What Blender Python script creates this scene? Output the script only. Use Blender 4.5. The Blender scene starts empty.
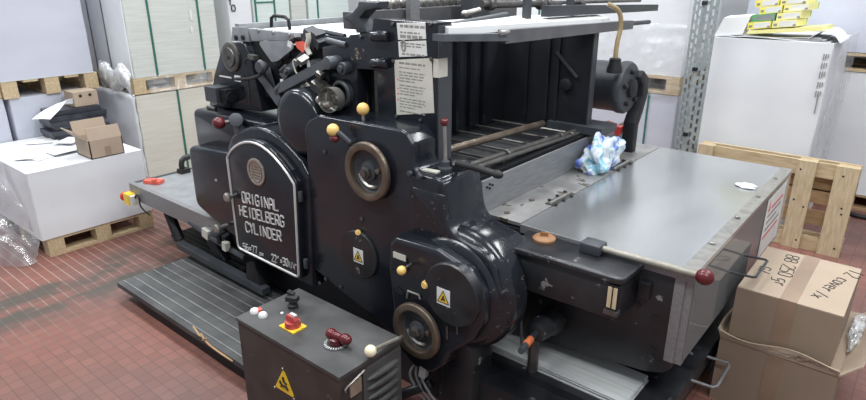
import bpy, bmesh, math, random
import numpy as np
from mathutils import Vector, Matrix, Euler, noise as mnoise
random.seed(7)
SC = bpy.context.scene
COL = SC.collection

# ------------------------------------------------------------------ camera, world, lights, exposure
F_PX, CAM_H = 610.0, 1.75
PITCH = math.atan2(225.0, F_PX)
YAW = math.radians(39.7)
cam_d = bpy.data.cameras.new('camera')
cam = bpy.data.objects.new('camera', cam_d)
COL.objects.link(cam)
cam_d.sensor_width = 36.0
cam_d.lens = 36.0 * F_PX / 866.0
cam_d.clip_start = 0.05
cam.location = (0, 0, CAM_H)
cam.rotation_euler = (math.pi / 2 - PITCH, 0, YAW)
SC.camera = cam

SC.view_settings.view_transform = 'Standard'
SC.view_settings.look = 'None'
SC.view_settings.gamma = 1.0
SC.view_settings.use_curve_mapping = False
SC.view_settings.exposure = 0.0

world = bpy.data.worlds.new('world')
SC.world = world
world.use_nodes = True
bg = world.node_tree.nodes['Background']
bg.inputs['Color'].default_value = (0.86, 0.92, 1.0, 1)
bg.inputs['Strength'].default_value = 0.42


def tube_light(x, y, z, sx, sy, power, rz=0.0):
    d = bpy.data.lights.new('ceiling_tube_light', 'AREA')
    d.shape = 'RECTANGLE'
    d.size, d.size_y = sx, sy
    d.energy = power
    d.color = (0.97, 0.985, 1.0)
    o = bpy.data.objects.new('ceiling_tube_light', d)
    o.location = (x, y, z)
    o.rotation_euler = (0, 0, rz)
    COL.objects.link(o)


for ly in (0.2, 2.3, 4.4):
    for lx in (-5.2, -2.3, 0.6):
        tube_light(lx, ly, 3.7, 1.9, 0.32, 62)

# ------------------------------------------------------------------ pixel helper: a pixel on a known plane -> world point
_fh = Vector((-math.sin(YAW), math.cos(YAW), 0))
_rt = Vector((math.cos(YAW), math.sin(YAW), 0))
_up = Vector((0, 0, 1))
_fw = _fh * math.cos(PITCH) - _up * math.sin(PITCH)
_cu = _fh * math.sin(PITCH) + _up * math.cos(PITCH)
_c0 = Vector((0, 0, CAM_H))


def Q(px, py, axis, v):
    d = _fw + _rt * ((px - 433) / F_PX) - _cu * ((py - 200) / F_PX)
    i = 'xyz'.index(axis)
    return _c0 + d * ((v - _c0[i]) / d[i])


def XZ(pts, y):
    """pixel outline on the plane y -> list of (x, z)"""
    return [(Q(a, b, 'y', y).x, Q(a, b, 'y', y).z) for a, b in pts]


# ------------------------------------------------------------------ materials
def new_mat(name):
    m = bpy.data.materials.new(name)
    m.use_nodes = True
    nt = m.node_tree
    return m, nt, nt.nodes['Principled BSDF']


def mat(name, c1, c2=None, rough=0.5, metal=0.0, scale=8.0, chips=None, chip_scale=25.0, chip_t=0.68, bump=0.0,
        rough2=None, coat=0.0, stretch=None, detail=4.0):
    m, nt, p = new_mat(name)
    N, L = nt.nodes, nt.links
    p.inputs['Roughness'].default_value = rough
    p.inputs['Metallic'].default_value = metal
    p.inputs['Coat Weight'].default_value = coat
    p.inputs['Base Color'].default_value = (*c1, 1)
    tc = N.new('ShaderNodeTexCoord')
    mp = N.new('ShaderNodeMapping')
    L.new(tc.outputs['Object'], mp.inputs['Vector'])
    if stretch:
        mp.inputs['Scale'].default_value = stretch
    nz = N.new('ShaderNodeTexNoise')
    nz.inputs['Scale'].default_value = scale
    nz.inputs['Detail'].default_value = detail
    L.new(mp.outputs['Vector'], nz.inputs['Vector'])
    rr = N.new('ShaderNodeMapRange')
    rr.inputs['From Min'].default_value = 0.33
    rr.inputs['From Max'].default_value = 0.67
    L.new(nz.outputs['Fac'], rr.inputs['Value'])
    last = None
    if c2:
        mx = N.new('ShaderNodeMix')
        mx.data_type = 'RGBA'
        mx.inputs[6].default_value = (*c1, 1)
        mx.inputs[7].default_value = (*c2, 1)
        L.new(rr.outputs['Result'], mx.inputs[0])
        last = mx.outputs[2]
    if chips:
        n2 = N.new('ShaderNodeTexNoise')
        n2.inputs['Scale'].default_value = chip_scale
        n2.inputs['Detail'].default_value = 6.0
        n2.inputs['Roughness'].default_value = 0.65
        L.new(mp.outputs['Vector'], n2.inputs['Vector'])
        r2 = N.new('ShaderNodeMapRange')
        r2.inputs['From Min'].default_value = chip_t
        r2.inputs['From Max'].default_value = chip_t + 0.03
        L.new(n2.outputs['Fac'], r2.inputs['Value'])
        m2 = N.new('ShaderNodeMix')
        m2.data_type = 'RGBA'
        if last:
            L.new(last, m2.inputs[6])
        else:
            m2.inputs[6].default_value = (*c1, 1)
        m2.inputs[7].default_value = (*chips, 1)
        L.new(r2.outputs['Result'], m2.inputs[0])
        last = m2.outputs[2]
    if last:
        L.new(last, p.inputs['Base Color'])
    if rough2 is not None:
        r3 = N.new('ShaderNodeMapRange')
        r3.inputs['From Min'].default_value = 0.3
        r3.inputs['From Max'].default_value = 0.7
        r3.inputs['To Min'].default_value = rough
        r3.inputs['To Max'].default_value = rough2
        L.new(nz.outputs['Fac'], r3.inputs['Value'])
        L.new(r3.outputs['Result'], p.inputs['Roughness'])
    if bump:
        b = N.new('ShaderNodeBump')
        b.inputs['Strength'].default_value = bump
        b.inputs['Distance'].default_value = 0.01
        L.new(nz.outputs['Fac'], b.inputs['Height'])
        L.new(b.outputs['Normal'], p.inputs['Normal'])
    return m


ENAMEL = mat('black_enamel', (0.011, 0.013, 0.018), (0.016, 0.019, 0.026), rough=0.13, rough2=0.27, scale=5, chips=(0.10, 0.11, 0.115), chip_scale=16, chip_t=0.73)
WORN = mat('worn_black_enamel', (0.012, 0.013, 0.016), (0.024, 0.026, 0.03), rough=0.26, rough2=0.44, scale=9, chips=(0.20, 0.20, 0.195), chip_scale=17, chip_t=0.645)
DOMEMAT = mat('dusty_black_enamel', (0.011, 0.013, 0.017), (0.016, 0.018, 0.024), rough=0.12, rough2=0.25, scale=6, chips=(0.10, 0.097, 0.09), chip_scale=48, chip_t=0.625)
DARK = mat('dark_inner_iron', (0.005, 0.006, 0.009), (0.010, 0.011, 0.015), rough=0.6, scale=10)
CAST = mat('dark_machine_grey', (0.035, 0.040, 0.047), (0.05, 0.056, 0.064), rough=0.42, rough2=0.55, scale=7)
ARMG = mat('arm_grey_iron', (0.075, 0.083, 0.096), (0.11, 0.12, 0.135), rough=0.42, metal=0.2, scale=9)
BARG = mat('grey_bar_paint', (0.075, 0.076, 0.082), (0.11, 0.11, 0.118), rough=0.45, scale=9)
RODM = mat('dull_rod_steel', (0.24, 0.225, 0.19), (0.34, 0.32, 0.275), rough=0.5, metal=0.3, scale=25)
FLAKE = mat('flaked_enamel', (0.014, 0.017, 0.023), (0.021, 0.025, 0.033), rough=0.35, scale=5, chips=(0.26, 0.21, 0.15), chip_scale=22, chip_t=0.52)
IRON = mat('bare_iron', (0.10, 0.095, 0.09), (0.17, 0.165, 0.155), rough=0.38, metal=0.7, scale=20)
STEEL = mat('bright_steel', (0.34, 0.33, 0.31), (0.48, 0.47, 0.44), rough=0.36, metal=0.8, scale=25)
GREYST = mat('grey_sheet_steel', (0.26, 0.275, 0.29), (0.34, 0.355, 0.37), rough=0.42, metal=0.35, scale=12)
PLATE = mat('brushed_grey_plate', (0.22, 0.225, 0.235), (0.28, 0.285, 0.295), rough=0.45, metal=0.4, scale=10, stretch=(8, 1, 8))
STRIP = mat('scuffed_steel_plate', (0.26, 0.255, 0.25), (0.44, 0.435, 0.425), rough=0.38, rough2=0.55, metal=0.5, scale=9, chips=(0.13, 0.11, 0.09), chip_scale=9, chip_t=0.585)
LID = mat('brushed_lid_metal', (0.40, 0.415, 0.425), (0.52, 0.535, 0.545), rough=0.13, rough2=0.26, metal=0.7, scale=1.6, stretch=(2.0, 0.8, 1), detail=2)
BRASS = mat('worn_brown_bronze', (0.125, 0.095, 0.070), (0.19, 0.155, 0.12), rough=0.36, metal=0.6, scale=14)
BADGE = mat('copper_badge', (0.30, 0.25, 0.21), (0.46, 0.41, 0.36), rough=0.4, metal=0.5, scale=60)
MUSTARD = mat('ochre_cap_paint', (0.26, 0.125, 0.055), (0.33, 0.17, 0.08), rough=0.5, scale=20)
BALLY = mat('cream_yellow_ball', (0.78, 0.50, 0.15), (0.84, 0.58, 0.20), rough=0.3, scale=10)
BALLC = mat('pale_cream_ball', (0.82, 0.74, 0.50), (0.86, 0.79, 0.58), rough=0.3, scale=10)
MAROON = mat('maroon_bakelite', (0.085, 0.010, 0.013), (0.13, 0.016, 0.02), rough=0.22, scale=10)
RED = mat('signal_red_plastic', (0.62, 0.035, 0.035), (0.70, 0.06, 0.05), rough=0.35, scale=10)
CORAL = mat('faded_red_plastic', (0.72, 0.10, 0.07), (0.80, 0.16, 0.11), rough=0.4, scale=15)
YEL = mat('safety_yellow', (0.85, 0.55, 0.02), (0.88, 0.60, 0.05), rough=0.4, scale=10)
BLACK = mat('black_print', (0.012, 0.012, 0.012), (0.018, 0.018, 0.018), rough=0.5, scale=10)
RUBBER = mat('black_rubber', (0.014, 0.014, 0.015), (0.024, 0.024, 0.025), rough=0.6, scale=15)
LETTER = mat('silver_lettering', (0.58, 0.58, 0.57), (0.68, 0.68, 0.67), rough=0.35, metal=0.3, scale=20)
LABELW = mat('white_label', (0.66, 0.67, 0.64), (0.74, 0.75, 0.72), rough=0.5, scale=14)
LABELD = mat('yellowed_label', (0.52, 0.51, 0.44), (0.62, 0.61, 0.54), rough=0.5, scale=9, chips=(0.36, 0.31, 0.2), chip_scale=12, chip_t=0.66)
INK = mat('grey_ink', (0.22, 0.22, 0.21), (0.30, 0.30, 0.28), rough=0.6, scale=20)
REDINK = mat('red_ink', (0.62, 0.06, 0.08), (0.68, 0.10, 0.12), rough=0.6, scale=20)
WHITEP = mat('white_paint', (0.80, 0.82, 0.82), (0.86, 0.87, 0.87), rough=0.4, scale=5)
GALV = mat('galvanised_steel', (0.30, 0.345, 0.35), (0.44, 0.485, 0.485), rough=0.42, rough2=0.6, metal=0.45, scale=40)
RUBRIB = mat('worn_grey_rubber', (0.040, 0.042, 0.044), (0.088, 0.09, 0.09), rough=0.55, rough2=0.75, scale=7)
RUBTOP = mat('scuffed_rib_rubber', (0.13, 0.135, 0.135), (0.20, 0.205, 0.20), rough=0.6, scale=14)
CABM = mat('cabinet_black_paint', (0.038, 0.038, 0.038), (0.082, 0.083, 0.082), rough=0.42, rough2=0.62, scale=6, chips=(0.15, 0.135, 0.12), chip_scale=13, chip_t=0.70)
CABF = mat('scratched_cabinet_front', (0.028, 0.024, 0.022), (0.058, 0.050, 0.046), rough=0.45, rough2=0.6, scale=7, chips=(0.12, 0.10, 0.09), chip_scale=17, chip_t=0.68)
PAPERL = mat('lilac_paper', (0.51, 0.53, 0.61), (0.56, 0.58, 0.65), rough=0.45, scale=2, stretch=(1, 1, 3))
PAPERW = mat('white_wrap_paper', (0.68, 0.70, 0.73), (0.75, 0.77, 0.79), rough=0.5, scale=2.5, bump=0.15)
PAPERG = mat('ream_edge_paper', (0.52, 0.545, 0.51), (0.60, 0.62, 0.58), rough=0.7, scale=4, stretch=(1, 1, 22), bump=0.1)
PAPERC = mat('cream_ream_edge', (0.56, 0.55, 0.48), (0.63, 0.62, 0.55), rough=0.7, scale=4, stretch=(1, 1, 22), bump=0.1)
PAPERM = mat('mint_ream_edge', (0.58, 0.66, 0.63), (0.64, 0.72, 0.69), rough=0.6, scale=3, stretch=(1, 1, 12))
SHEET = mat('loose_white_sheet', (0.76, 0.78, 0.79), (0.82, 0.83, 0.84), rough=0.6, scale=8)
BOARD = mat('grey_white_board_sheets', (0.46, 0.48, 0.475), (0.60, 0.615, 0.61), rough=0.45, scale=5, stretch=(1, 14, 20))
WOOD = mat('pallet_wood', (0.45, 0.34, 0.20), (0.59, 0.47, 0.30), rough=0.7, scale=5, stretch=(2, 14, 14), chips=(0.25, 0.16, 0.09), chip_scale=4, chip_t=0.70, bump=0.15)
WOODV = mat('pale_pallet_wood', (0.46, 0.36, 0.22), (0.62, 0.51, 0.34), rough=0.7, scale=5, stretch=(14, 14, 2), chips=(0.24, 0.15, 0.08), chip_scale=5, chip_t=0.69, bump=0.15)
WOODD = mat('brown_pallet_wood', (0.36, 0.23, 0.12), (0.46, 0.31, 0.17), rough=0.75, scale=5, stretch=(2, 14, 14), bump=0.15)
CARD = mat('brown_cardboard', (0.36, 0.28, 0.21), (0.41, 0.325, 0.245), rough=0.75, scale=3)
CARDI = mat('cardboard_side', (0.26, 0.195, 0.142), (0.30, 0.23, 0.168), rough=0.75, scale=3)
TAPE = mat('brown_packing_tape', (0.25, 0.175, 0.12), (0.31, 0.22, 0.155), rough=0.28, scale=7)
GREENS = mat('green_strap', (0.02, 0.13, 0.10), (0.03, 0.16, 0.12), rough=0.4, scale=10)
GREYS = mat('grey_strap', (0.10, 0.11, 0.12), (0.14, 0.15, 0.16), rough=0.4, scale=10)
BLACKP = mat('black_plastic_sheet', (0.022, 0.025, 0.033), (0.05, 0.054, 0.065), rough=0.3, scale=12)
YPACK = mat('yellow_pack', (0.84, 0.74, 0.10), (0.88, 0.79, 0.20), rough=0.45, scale=10)
YPACK2 = mat('pale_yellow_pack', (0.82, 0.77, 0.28), (0.86, 0.82, 0.38), rough=0.45, scale=10)
GPACK = mat('green_pack', (0.10, 0.34, 0.16), (0.14, 0.40, 0.2), rough=0.45, scale=10)
HOSE = mat('yellowed_hose', (0.27, 0.20, 0.10), (0.34, 0.26, 0.14), rough=0.45, scale=12)
CABLE = mat('grey_cable', (0.28, 0.29, 0.30), (0.36, 0.37, 0.38), rough=0.5, scale=12)
ORANGE = mat('orange_sleeve', (0.62, 0.15, 0.05), (0.7, 0.2, 0.08), rough=0.5, scale=12)


def film_mat(name, tint, amount, scale=7.0):
    m = bpy.data.materials.new(name)
    m.use_nodes = True
    nt = m.node_tree
    N, L = nt.nodes, nt.links
    for n in list(N):
        N.remove(n)
    out = N.new('ShaderNodeOutputMaterial')
    tr = N.new('ShaderNodeBsdfTransparent')
    gl = N.new('ShaderNodeBsdfGlossy')
    gl.inputs['Roughness'].default_value = 0.14
    df = N.new('ShaderNodeBsdfDiffuse')
    df.inputs['Color'].default_value = (*tint, 1)
    a = N.new('ShaderNodeMixShader')
    a.inputs[0].default_value = 0.4
    b = N.new('ShaderNodeMixShader')
    nz = N.new('ShaderNodeTexNoise')
    nz.inputs['Scale'].default_value = scale
    nz.inputs['Detail'].default_value = 5
    nz.inputs['Distortion'].default_value = 1.2
    tc = N.new('ShaderNodeTexCoord')
    L.new(tc.outputs['Object'], nz.inputs['Vector'])
    mr = N.new('ShaderNodeMapRange')
    mr.inputs['From Min'].default_value = 0.35
    mr.inputs['From Max'].default_value = 0.7
    mr.inputs['To Min'].default_value = amount * 0.45
    mr.inputs['To Max'].default_value = min(1.0, amount * 1.6)
    L.new(nz.outputs['Fac'], mr.inputs['Value'])
    bp = N.new('ShaderNodeBump')
    bp.inputs['Strength'].default_value = 0.6
    bp.inputs['Distance'].default_value = 0.03
    L.new(nz.outputs['Fac'], bp.inputs['Height'])
    L.new(bp.outputs['Normal'], gl.inputs['Normal'])
    L.new(df.outputs[0], a.inputs[1])
    L.new(gl.outputs[0], a.inputs[2])
    L.new(mr.outputs['Result'], b.inputs[0])
    L.new(tr.outputs[0], b.inputs[1])
    L.new(a.outputs[0], b.inputs[2])
    L.new(b.outputs[0], out.inputs['Surface'])
    return m


FILM = film_mat('clear_stretch_film', (0.80, 0.83, 0.86), 0.34)
FILMD = film_mat('thin_clear_film', (0.7, 0.73, 0.76), 0.16)
FILMC = film_mat('bunched_plastic_film', (0.80, 0.82, 0.83), 0.62, 14.0)


def acrylic_mat():
    m = bpy.data.materials.new('clear_acrylic')
    m.use_nodes = True
    nt = m.node_tree
    N, L = nt.nodes, nt.links
    for n in list(N):
        N.remove(n)
    out = N.new('ShaderNodeOutputMaterial')
    tr = N.new('ShaderNodeBsdfTransparent')
    tr.inputs['Color'].default_value = (0.90, 0.92, 0.93, 1)
    gl = N.new('ShaderNodeBsdfGlossy')
    gl.inputs['Roughness'].default_value = 0.03
    fr = N.new('ShaderNodeFresnel')
    fr.inputs['IOR'].default_value = 1.5
    mx = N.new('ShaderNodeMixShader')
    L.new(fr.outputs[0], mx.inputs[0])
    L.new(tr.outputs[0], mx.inputs[1])
    L.new(gl.outputs[0], mx.inputs[2])
    df = N.new('ShaderNodeBsdfDiffuse')
    df.inputs['Color'].default_value = (.75, .77, .79, 1)
    m2 = N.new('ShaderNodeMixShader')
    m2.inputs[0].default_value = .13
    L.new(mx.outputs[0], m2.inputs[1])
    L.new(df.outputs[0], m2.inputs[2])
    L.new(m2.outputs[0], out.inputs['Surface'])
    return m


ACRYL = acrylic_mat()


def floor_mat():
    m, nt, p = new_mat('red_quarry_tile')
    N, L = nt.nodes, nt.links
    tc = N.new('ShaderNodeTexCoord')
    mp = N.new('ShaderNodeMapping')
    mp.inputs['Location'].default_value = (0.0, 0.021, 0)
    L.new(tc.outputs['Object'], mp.inputs['Vector'])
    br = N.new('ShaderNodeTexBrick')
    br.offset = 0.0
    br.squash = 1.0
    br.inputs['Color1'].default_value = (0.228, 0.106, 0.084, 1)
    br.inputs['Color2'].default_value = (0.186, 0.087, 0.070, 1)
    br.inputs['Mortar'].default_value = (0.5, 0.5, 0.5, 1)
    br.inputs['Scale'].default_value = 1.0
    br.inputs['Brick Width'].default_value = 0.0675
    br.inputs['Row Height'].default_value = 0.0565
    br.inputs['Mortar Size'].default_value = 0.0021
    br.inputs['Mortar Smooth'].default_value = 0.2
    br.inputs['Bias'].default_value = 0.0
    L.new(mp.outputs[0], br.inputs['Vector'])
    # lines along X only (row joints), pale beyond x < -3.2
    sp = N.new('ShaderNodeSeparateXYZ')
    L.new(mp.outputs[0], sp.inputs[0])
    md = N.new('ShaderNodeMath'); md.operation = 'FLOORED_MODULO'
    L.new(sp.outputs['Y'], md.inputs[0]); md.inputs[1].default_value = 0.0565
    pp = N.new('ShaderNodeMath'); pp.operation = 'PINGPONG'
    L.new(sp.outputs['Y'], pp.inputs[0]); pp.inputs[1].default_value = 0.02825
    lt = N.new('ShaderNodeMath'); lt.operation = 'LESS_THAN'
    L.new(pp.outputs[0], lt.inputs[0]); lt.inputs[1].default_value = 0.0023
    big = N.new('ShaderNodeTexNoise')
    big.inputs['Scale'].default_value = 1.1
    big.inputs['Detail'].default_value = 5
    L.new(tc.outputs['Object'], big.inputs['Vector'])
    pale = N.new('ShaderNodeMath'); pale.operation = 'MULTIPLY_ADD'
    L.new(sp.outputs['X'], pale.inputs[0]); pale.inputs[1].default_value = -1.6; pale.inputs[2].default_value = -5.55
    addn = N.new('ShaderNodeMath'); addn.operation = 'ADD'
    L.new(pale.outputs[0], addn.inputs[0]); L.new(big.outputs['Fac'], addn.inputs[1])
    cl = N.new('ShaderNodeClamp'); L.new(addn.outputs[0], cl.inputs[0])
    mpale = N.new('ShaderNodeMath'); mpale.operation = 'MULTIPLY'
    L.new(cl.outputs[0], mpale.inputs[0]); L.new(lt.outputs[0], mpale.inputs[1])
    # tile colour: large-scale variation from orange red to dull brown red
    cr = N.new('ShaderNodeMix'); cr.data_type = 'RGBA'; cr.blend_type = 'MULTIPLY'
    ramp = N.new('ShaderNodeValToRGB')
    ramp.color_ramp.elements[0].position = 0.35
    ramp.color_ramp.elements[0].color = (0.80, 0.88, 0.95, 1)
    ramp.color_ramp.elements[1].position = 0.68
    ramp.color_ramp.elements[1].color = (1.16, 0.97, 0.86, 1)
    L.new(big.outputs['Fac'], ramp.inputs[0])
    cr.inputs[0].default_value = 1.0
    L.new(br.outputs['Color'], cr.inputs[6]); L.new(ramp.outputs[0], cr.inputs[7])
    # dark joints
    mj = N.new('ShaderNodeMix'); mj.data_type = 'RGBA'
    jf = N.new('ShaderNodeMath'); jf.operation = 'MULTIPLY'
    L.new(br.outputs['Fac'], jf.inputs[0]); jf.inputs[1].default_value = 0.75
    L.new(jf.outputs[0], mj.inputs[0])
    # Brick colour output already has mortar mixed: rebuild by mixing
    L.new(cr.outputs[2], mj.inputs[6]); mj.inputs[7].default_value = (0.11, 0.058, 0.05, 1)
    mw = N.new('ShaderNodeMix'); mw.data_type = 'RGBA'
    L.new(mpale.outputs[0], mw.inputs[0])
    L.new(mj.outputs[2], mw.inputs[6]); mw.inputs[7].default_value = (0.36, 0.265, 0.23, 1)
    br.inputs['Mortar'].default_value = (0.12, 0.065, 0.055, 1)
    # grime band: stain patches stretched along Y
    m2 = N.new('ShaderNodeMapping')
    m2.inputs['Scale'].default_value = (3.6, 1.7, 1)
    m2.inputs['Location'].default_value = (3.1, 0.4, 0)
    L.new(tc.outputs['Object'], m2.inputs['Vector'])
    st = N.new('ShaderNodeTexNoise'); st.inputs['Scale'].default_value = 1.3; st.inputs['Detail'].default_value = 7
    st.inputs['Roughness'].default_value = 0.62
    L.new(m2.outputs[0], st.inputs['Vector'])
    sr = N.new('ShaderNodeMapRange')
    sr.inputs['From Min'].default_value = 0.46; sr.inputs['From Max'].default_value = 0.58
    sr.inputs['To Max'].default_value = 0.85
    L.new(st.outputs['Fac'], sr.inputs['Value'])
    # limited to a trodden band around x = -3.7
    bx = N.new('ShaderNodeMath'); bx.operation = 'ADD'
    L.new(sp.outputs['X'], bx.inputs[0]); bx.inputs[1].default_value = 3.72
    ab = N.new('ShaderNodeMath'); ab.operation = 'ABSOLUTE'; L.new(bx.outputs[0], ab.inputs[0])
    band = N.new('ShaderNodeMapRange')
    band.inputs['From Min'].default_value = 0.14; band.inputs['From Max'].default_value = 0.40
    band.inputs['To Min'].default_value = 1.0; band.inputs['To Max'].default_value = 0.06
    L.new(ab.outputs[0], band.inputs['Value'])
    sm = N.new('ShaderNodeMath'); sm.operation = 'MULTIPLY'
    L.new(sr.outputs[0], sm.inputs[0]); L.new(band.outputs[0], sm.inputs[1])
    mg = N.new('ShaderNodeMix'); mg.data_type = 'RGBA'
    L.new(sm.outputs[0], mg.inputs[0])
    L.new(mw.outputs[2], mg.inputs[6]); mg.inputs[7].default_value = (0.06, 0.062, 0.05, 1)
    L.new(mg.outputs[2], p.inputs['Base Color'])
    rg = N.new('ShaderNodeMapRange')
    rg.inputs['To Min'].default_value = 0.42; rg.inputs['To Max'].default_value = 0.62
    L.new(big.outputs['Fac'], rg.inputs['Value'])
    L.new(rg.outputs[0], p.inputs['Roughness'])
    return m


FLOORM = floor_mat()
WALLM = mat('pale_workshop_wall', (0.62, 0.64, 0.66), (0.68, 0.70, 0.71), rough=0.7, scale=1.5)

# ------------------------------------------------------------------ mesh builder
LOC = {}


def rnd(poly, r, n=5):
    """round the corners of a 2-D outline; r is a number or one radius per corner"""
    out = []
    k = len(poly)
    for i in range(k):
        ri = r[i] if isinstance(r, (list, tuple)) else r
        p0, p1, p2 = Vector(poly[i - 1]), Vector(poly[i]), Vector(poly[(i + 1) % k])
        a, b = (p0 - p1), (p2 - p1)
        la, lb = a.length, b.length
        if ri <= 0 or la < 1e-6 or lb < 1e-6:
            out.append(tuple(p1)); continue
        a /= la; b /= lb
        ang = math.acos(max(-1, min(1, a.dot(b))))
        if ang > math.pi - 0.05:
            out.append(tuple(p1)); continue
        t = min(ri / math.tan(ang / 2), la * 0.48, lb * 0.48)
        q0, q2 = p1 + a * t, p1 + b * t
        for j in range(n + 1):
            s = j / n
            out.append(tuple(q0 * (1 - s) ** 2 + p1 * 2 * s * (1 - s) + q2 * s * s))
    return out


def circ(cx, cz, r, n=40, a0=0.0, a1=2 * math.pi):
    full = abs(a1 - a0 - 2 * math.pi) < 1e-6
    m = n if full else n + 1
    return [(cx + r * math.cos(a0 + (a1 - a0) * i / n), cz + r * math.sin(a0 + (a1 - a0) * i / n)) for i in range(m)]


class MB:
    def __init__(self):
        self.bm = bmesh.new()

    def nxt(self):
        """close one separate piece"""
        l = self.bm.verts.layers.int.get('piece') or self.bm.verts.layers.int.new('piece')
        self.k = getattr(self, 'k', 0) + 1
        for v in self.bm.verts:
            if v[l] == 0:
                v[l] = self.k
        return self

    def build_each(self, name, m, parent=None, ang=35):
        self.nxt()
        l = self.bm.verts.layers.int['piece']
        out = []
        for k in range(1, self.k + 1):
            b = self.bm.copy()
            ll = b.verts.layers.int['piece']
            bmesh.ops.delete(b, geom=[v for v in b.verts if v[ll] != k], context='VERTS')
            if len(b.verts) == 0:
                b.free(); continue
            q = MB(); q.bm.free(); q.bm = b
            out.append(q.build(name, m, parent, ang))
        self.bm.free()
        return out

    def _bevel(self, faces, bev, seg=3, ang=30):
        if not bev:
            return
        es = set()
        fs = set(faces)
        for f in faces:
            for e in f.edges:
                if len(e.link_faces) == 2 and e.calc_face_angle(0) > math.radians(ang):
                    es.add(e)
        bmesh.ops.bevel(self.bm, geom=list(es), offset=bev, segments=seg, profile=0.5, affect='EDGES', clamp_overlap=True)

    def box(self, x0, x1, y0, y1, z0, z1, bev=0.0, seg=2):
        vs = [self.bm.verts.new((x, y, z)) for x in (x0, x1) for y in (y0, y1) for z in (z0, z1)]
        idx = [(0, 1, 3, 2), (4, 6, 7, 5), (0, 4, 5, 1), (2, 3, 7, 6), (0, 2, 6, 4), (1, 5, 7, 3)]
        fs = [self.bm.faces.new([vs[i] for i in f]) for f in idx]
        self._bevel(fs, bev, seg)
        return self

    def obox(self, c, size, rot=(0, 0, 0), bev=0.0, seg=2):
        R = Euler(rot).to_matrix()
        c = Vector(c)
        h = Vector(size) / 2
        vs = []
        for sx in (-1, 1):
            for sy in (-1, 1):
                for sz in (-1, 1):
                    vs.append(self.bm.verts.new(c + R @ Vector((sx * h.x, sy * h.y, sz * h.z))))
        idx = [(0, 1, 3, 2), (4, 6, 7, 5), (0, 4, 5, 1), (2, 3, 7, 6), (0, 2, 6, 4), (1, 5, 7, 3)]
        fs = [self.bm.faces.new([vs[i] for i in f]) for f in idx]
        self._bevel(fs, bev, seg)
        return self

    def hexa(self, bot, top, bev=0.0):
        """8 free corners: 4 bottom, 4 top in the same order"""
        b = [self.bm.verts.new(p) for p in bot]
        t = [self.bm.verts.new(p) for p in top]
        n = len(b)
        fs = [self.bm.faces.new(b[::-1]), self.bm.faces.new(t)]
        for i in range(n):
            j = (i + 1) % n
            fs.append(self.bm.faces.new([b[i], b[j], t[j], t[i]]))
        self._bevel(fs, bev, 2)
        return self

    def prism(self, poly, axis, a, b, bev=0.0, seg=3, ang=40):
        """poly of 2-D points extruded along axis from a to b ('y': poly is x,z; 'x': y,z; 'z': x,y)"""
        def P(u, v, w):
            return {'y': (u, w, v), 'x': (w, u, v), 'z': (u, v, w)}[axis]
        A = [self.bm.verts.new(P(u, v, a)) for u, v in poly]
        B = [self.bm.verts.new(P(u, v, b)) for u, v in poly]
        n = len(poly)
        f1 = self.bm.faces.new(A)
        f2 = self.bm.faces.new(B[::-1])
        fs = [f1, f2]
        for i in range(n):
            j = (i + 1) % n
            fs.append(self.bm.faces.new([A[j], A[i], B[i], B[j]]))
        bmesh.ops.recalc_face_normals(self.bm, faces=fs)
        if bev:
            es = [e for e in f1.edges] + [e for e in f2.edges]
            bmesh.ops.bevel(self.bm, geom=es, offset=bev, segments=seg, profile=0.5, affect='EDGES', clamp_overlap=True)
        return self

    def cyl(self, p, q, r, r2=None, seg=20, caps=True, bev=0.0):
        p, q = Vector(p), Vector(q)
        r2 = r if r2 is None else r2
        d = (q - p).normalized()
        u = d.orthogonal().normalized()
        v = d.cross(u)
        A, B = [], []
        for i in range(seg):
            t = 2 * math.pi * i / seg
            k = u * math.cos(t) + v * math.sin(t)
            A.append(self.bm.verts.new(p + k * r))
            B.append(self.bm.verts.new(q + k * r2))
        fs = []
        for i in range(seg):
            j = (i + 1) % seg
            fs.append(self.bm.faces.new([A[i], A[j], B[j], B[i]]))
        if caps:
            c1 = self.bm.faces.new(A[::-1]); c2 = self.bm.faces.new(B)
            if bev:
                bmesh.ops.bevel(self.bm, geom=list(c1.edges) + list(c2.edges), offset=bev, segments=2, profile=0.5, affect='EDGES', clamp_overlap=True)
        return self

    def lathe(self, prof, o, d, seg=36):
        """prof: (radius, height) list along direction d from o"""
        o, d = Vector(o), Vector(d).normalized()
        u = d.orthogonal().normalized()
        v = d.cross(u)
        rings = []
        for r, h in prof:
            if r < 1e-6:
                rings.append([self.bm.verts.new(o + d * h)])
            else:
                rings.append([self.bm.verts.new(o + d * h + (u * math.cos(2 * math.pi * i / seg) + v * math.sin(2 * math.pi * i / seg)) * r) for i in range(seg)])
        for a, b in zip(rings[:-1], rings[1:]):
            for i in range(seg):
                j = (i + 1) % seg
                if len(a) == 1 and len(b) == 1:
                    continue
                if len(a) == 1:
                    self.bm.faces.new([a[0], b[j], b[i]])
                elif len(b) == 1:
                    self.bm.faces.new([a[i], a[j], b[0]])
                else:
                    self.bm.faces.new([a[i], a[j], b[j], b[i]])
        return self

    def sphere(self, c, r, sx=1, sy=1, sz=1, seg=20):
        mtx = Matrix.Translation(Vector(c)) @ Matrix.Diagonal((sx, sy, sz, 1))
        bmesh.ops.create_uvsphere(self.bm, u_segments=seg, v_segments=seg // 2 + 2, radius=r, matrix=mtx)
        return self

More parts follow.
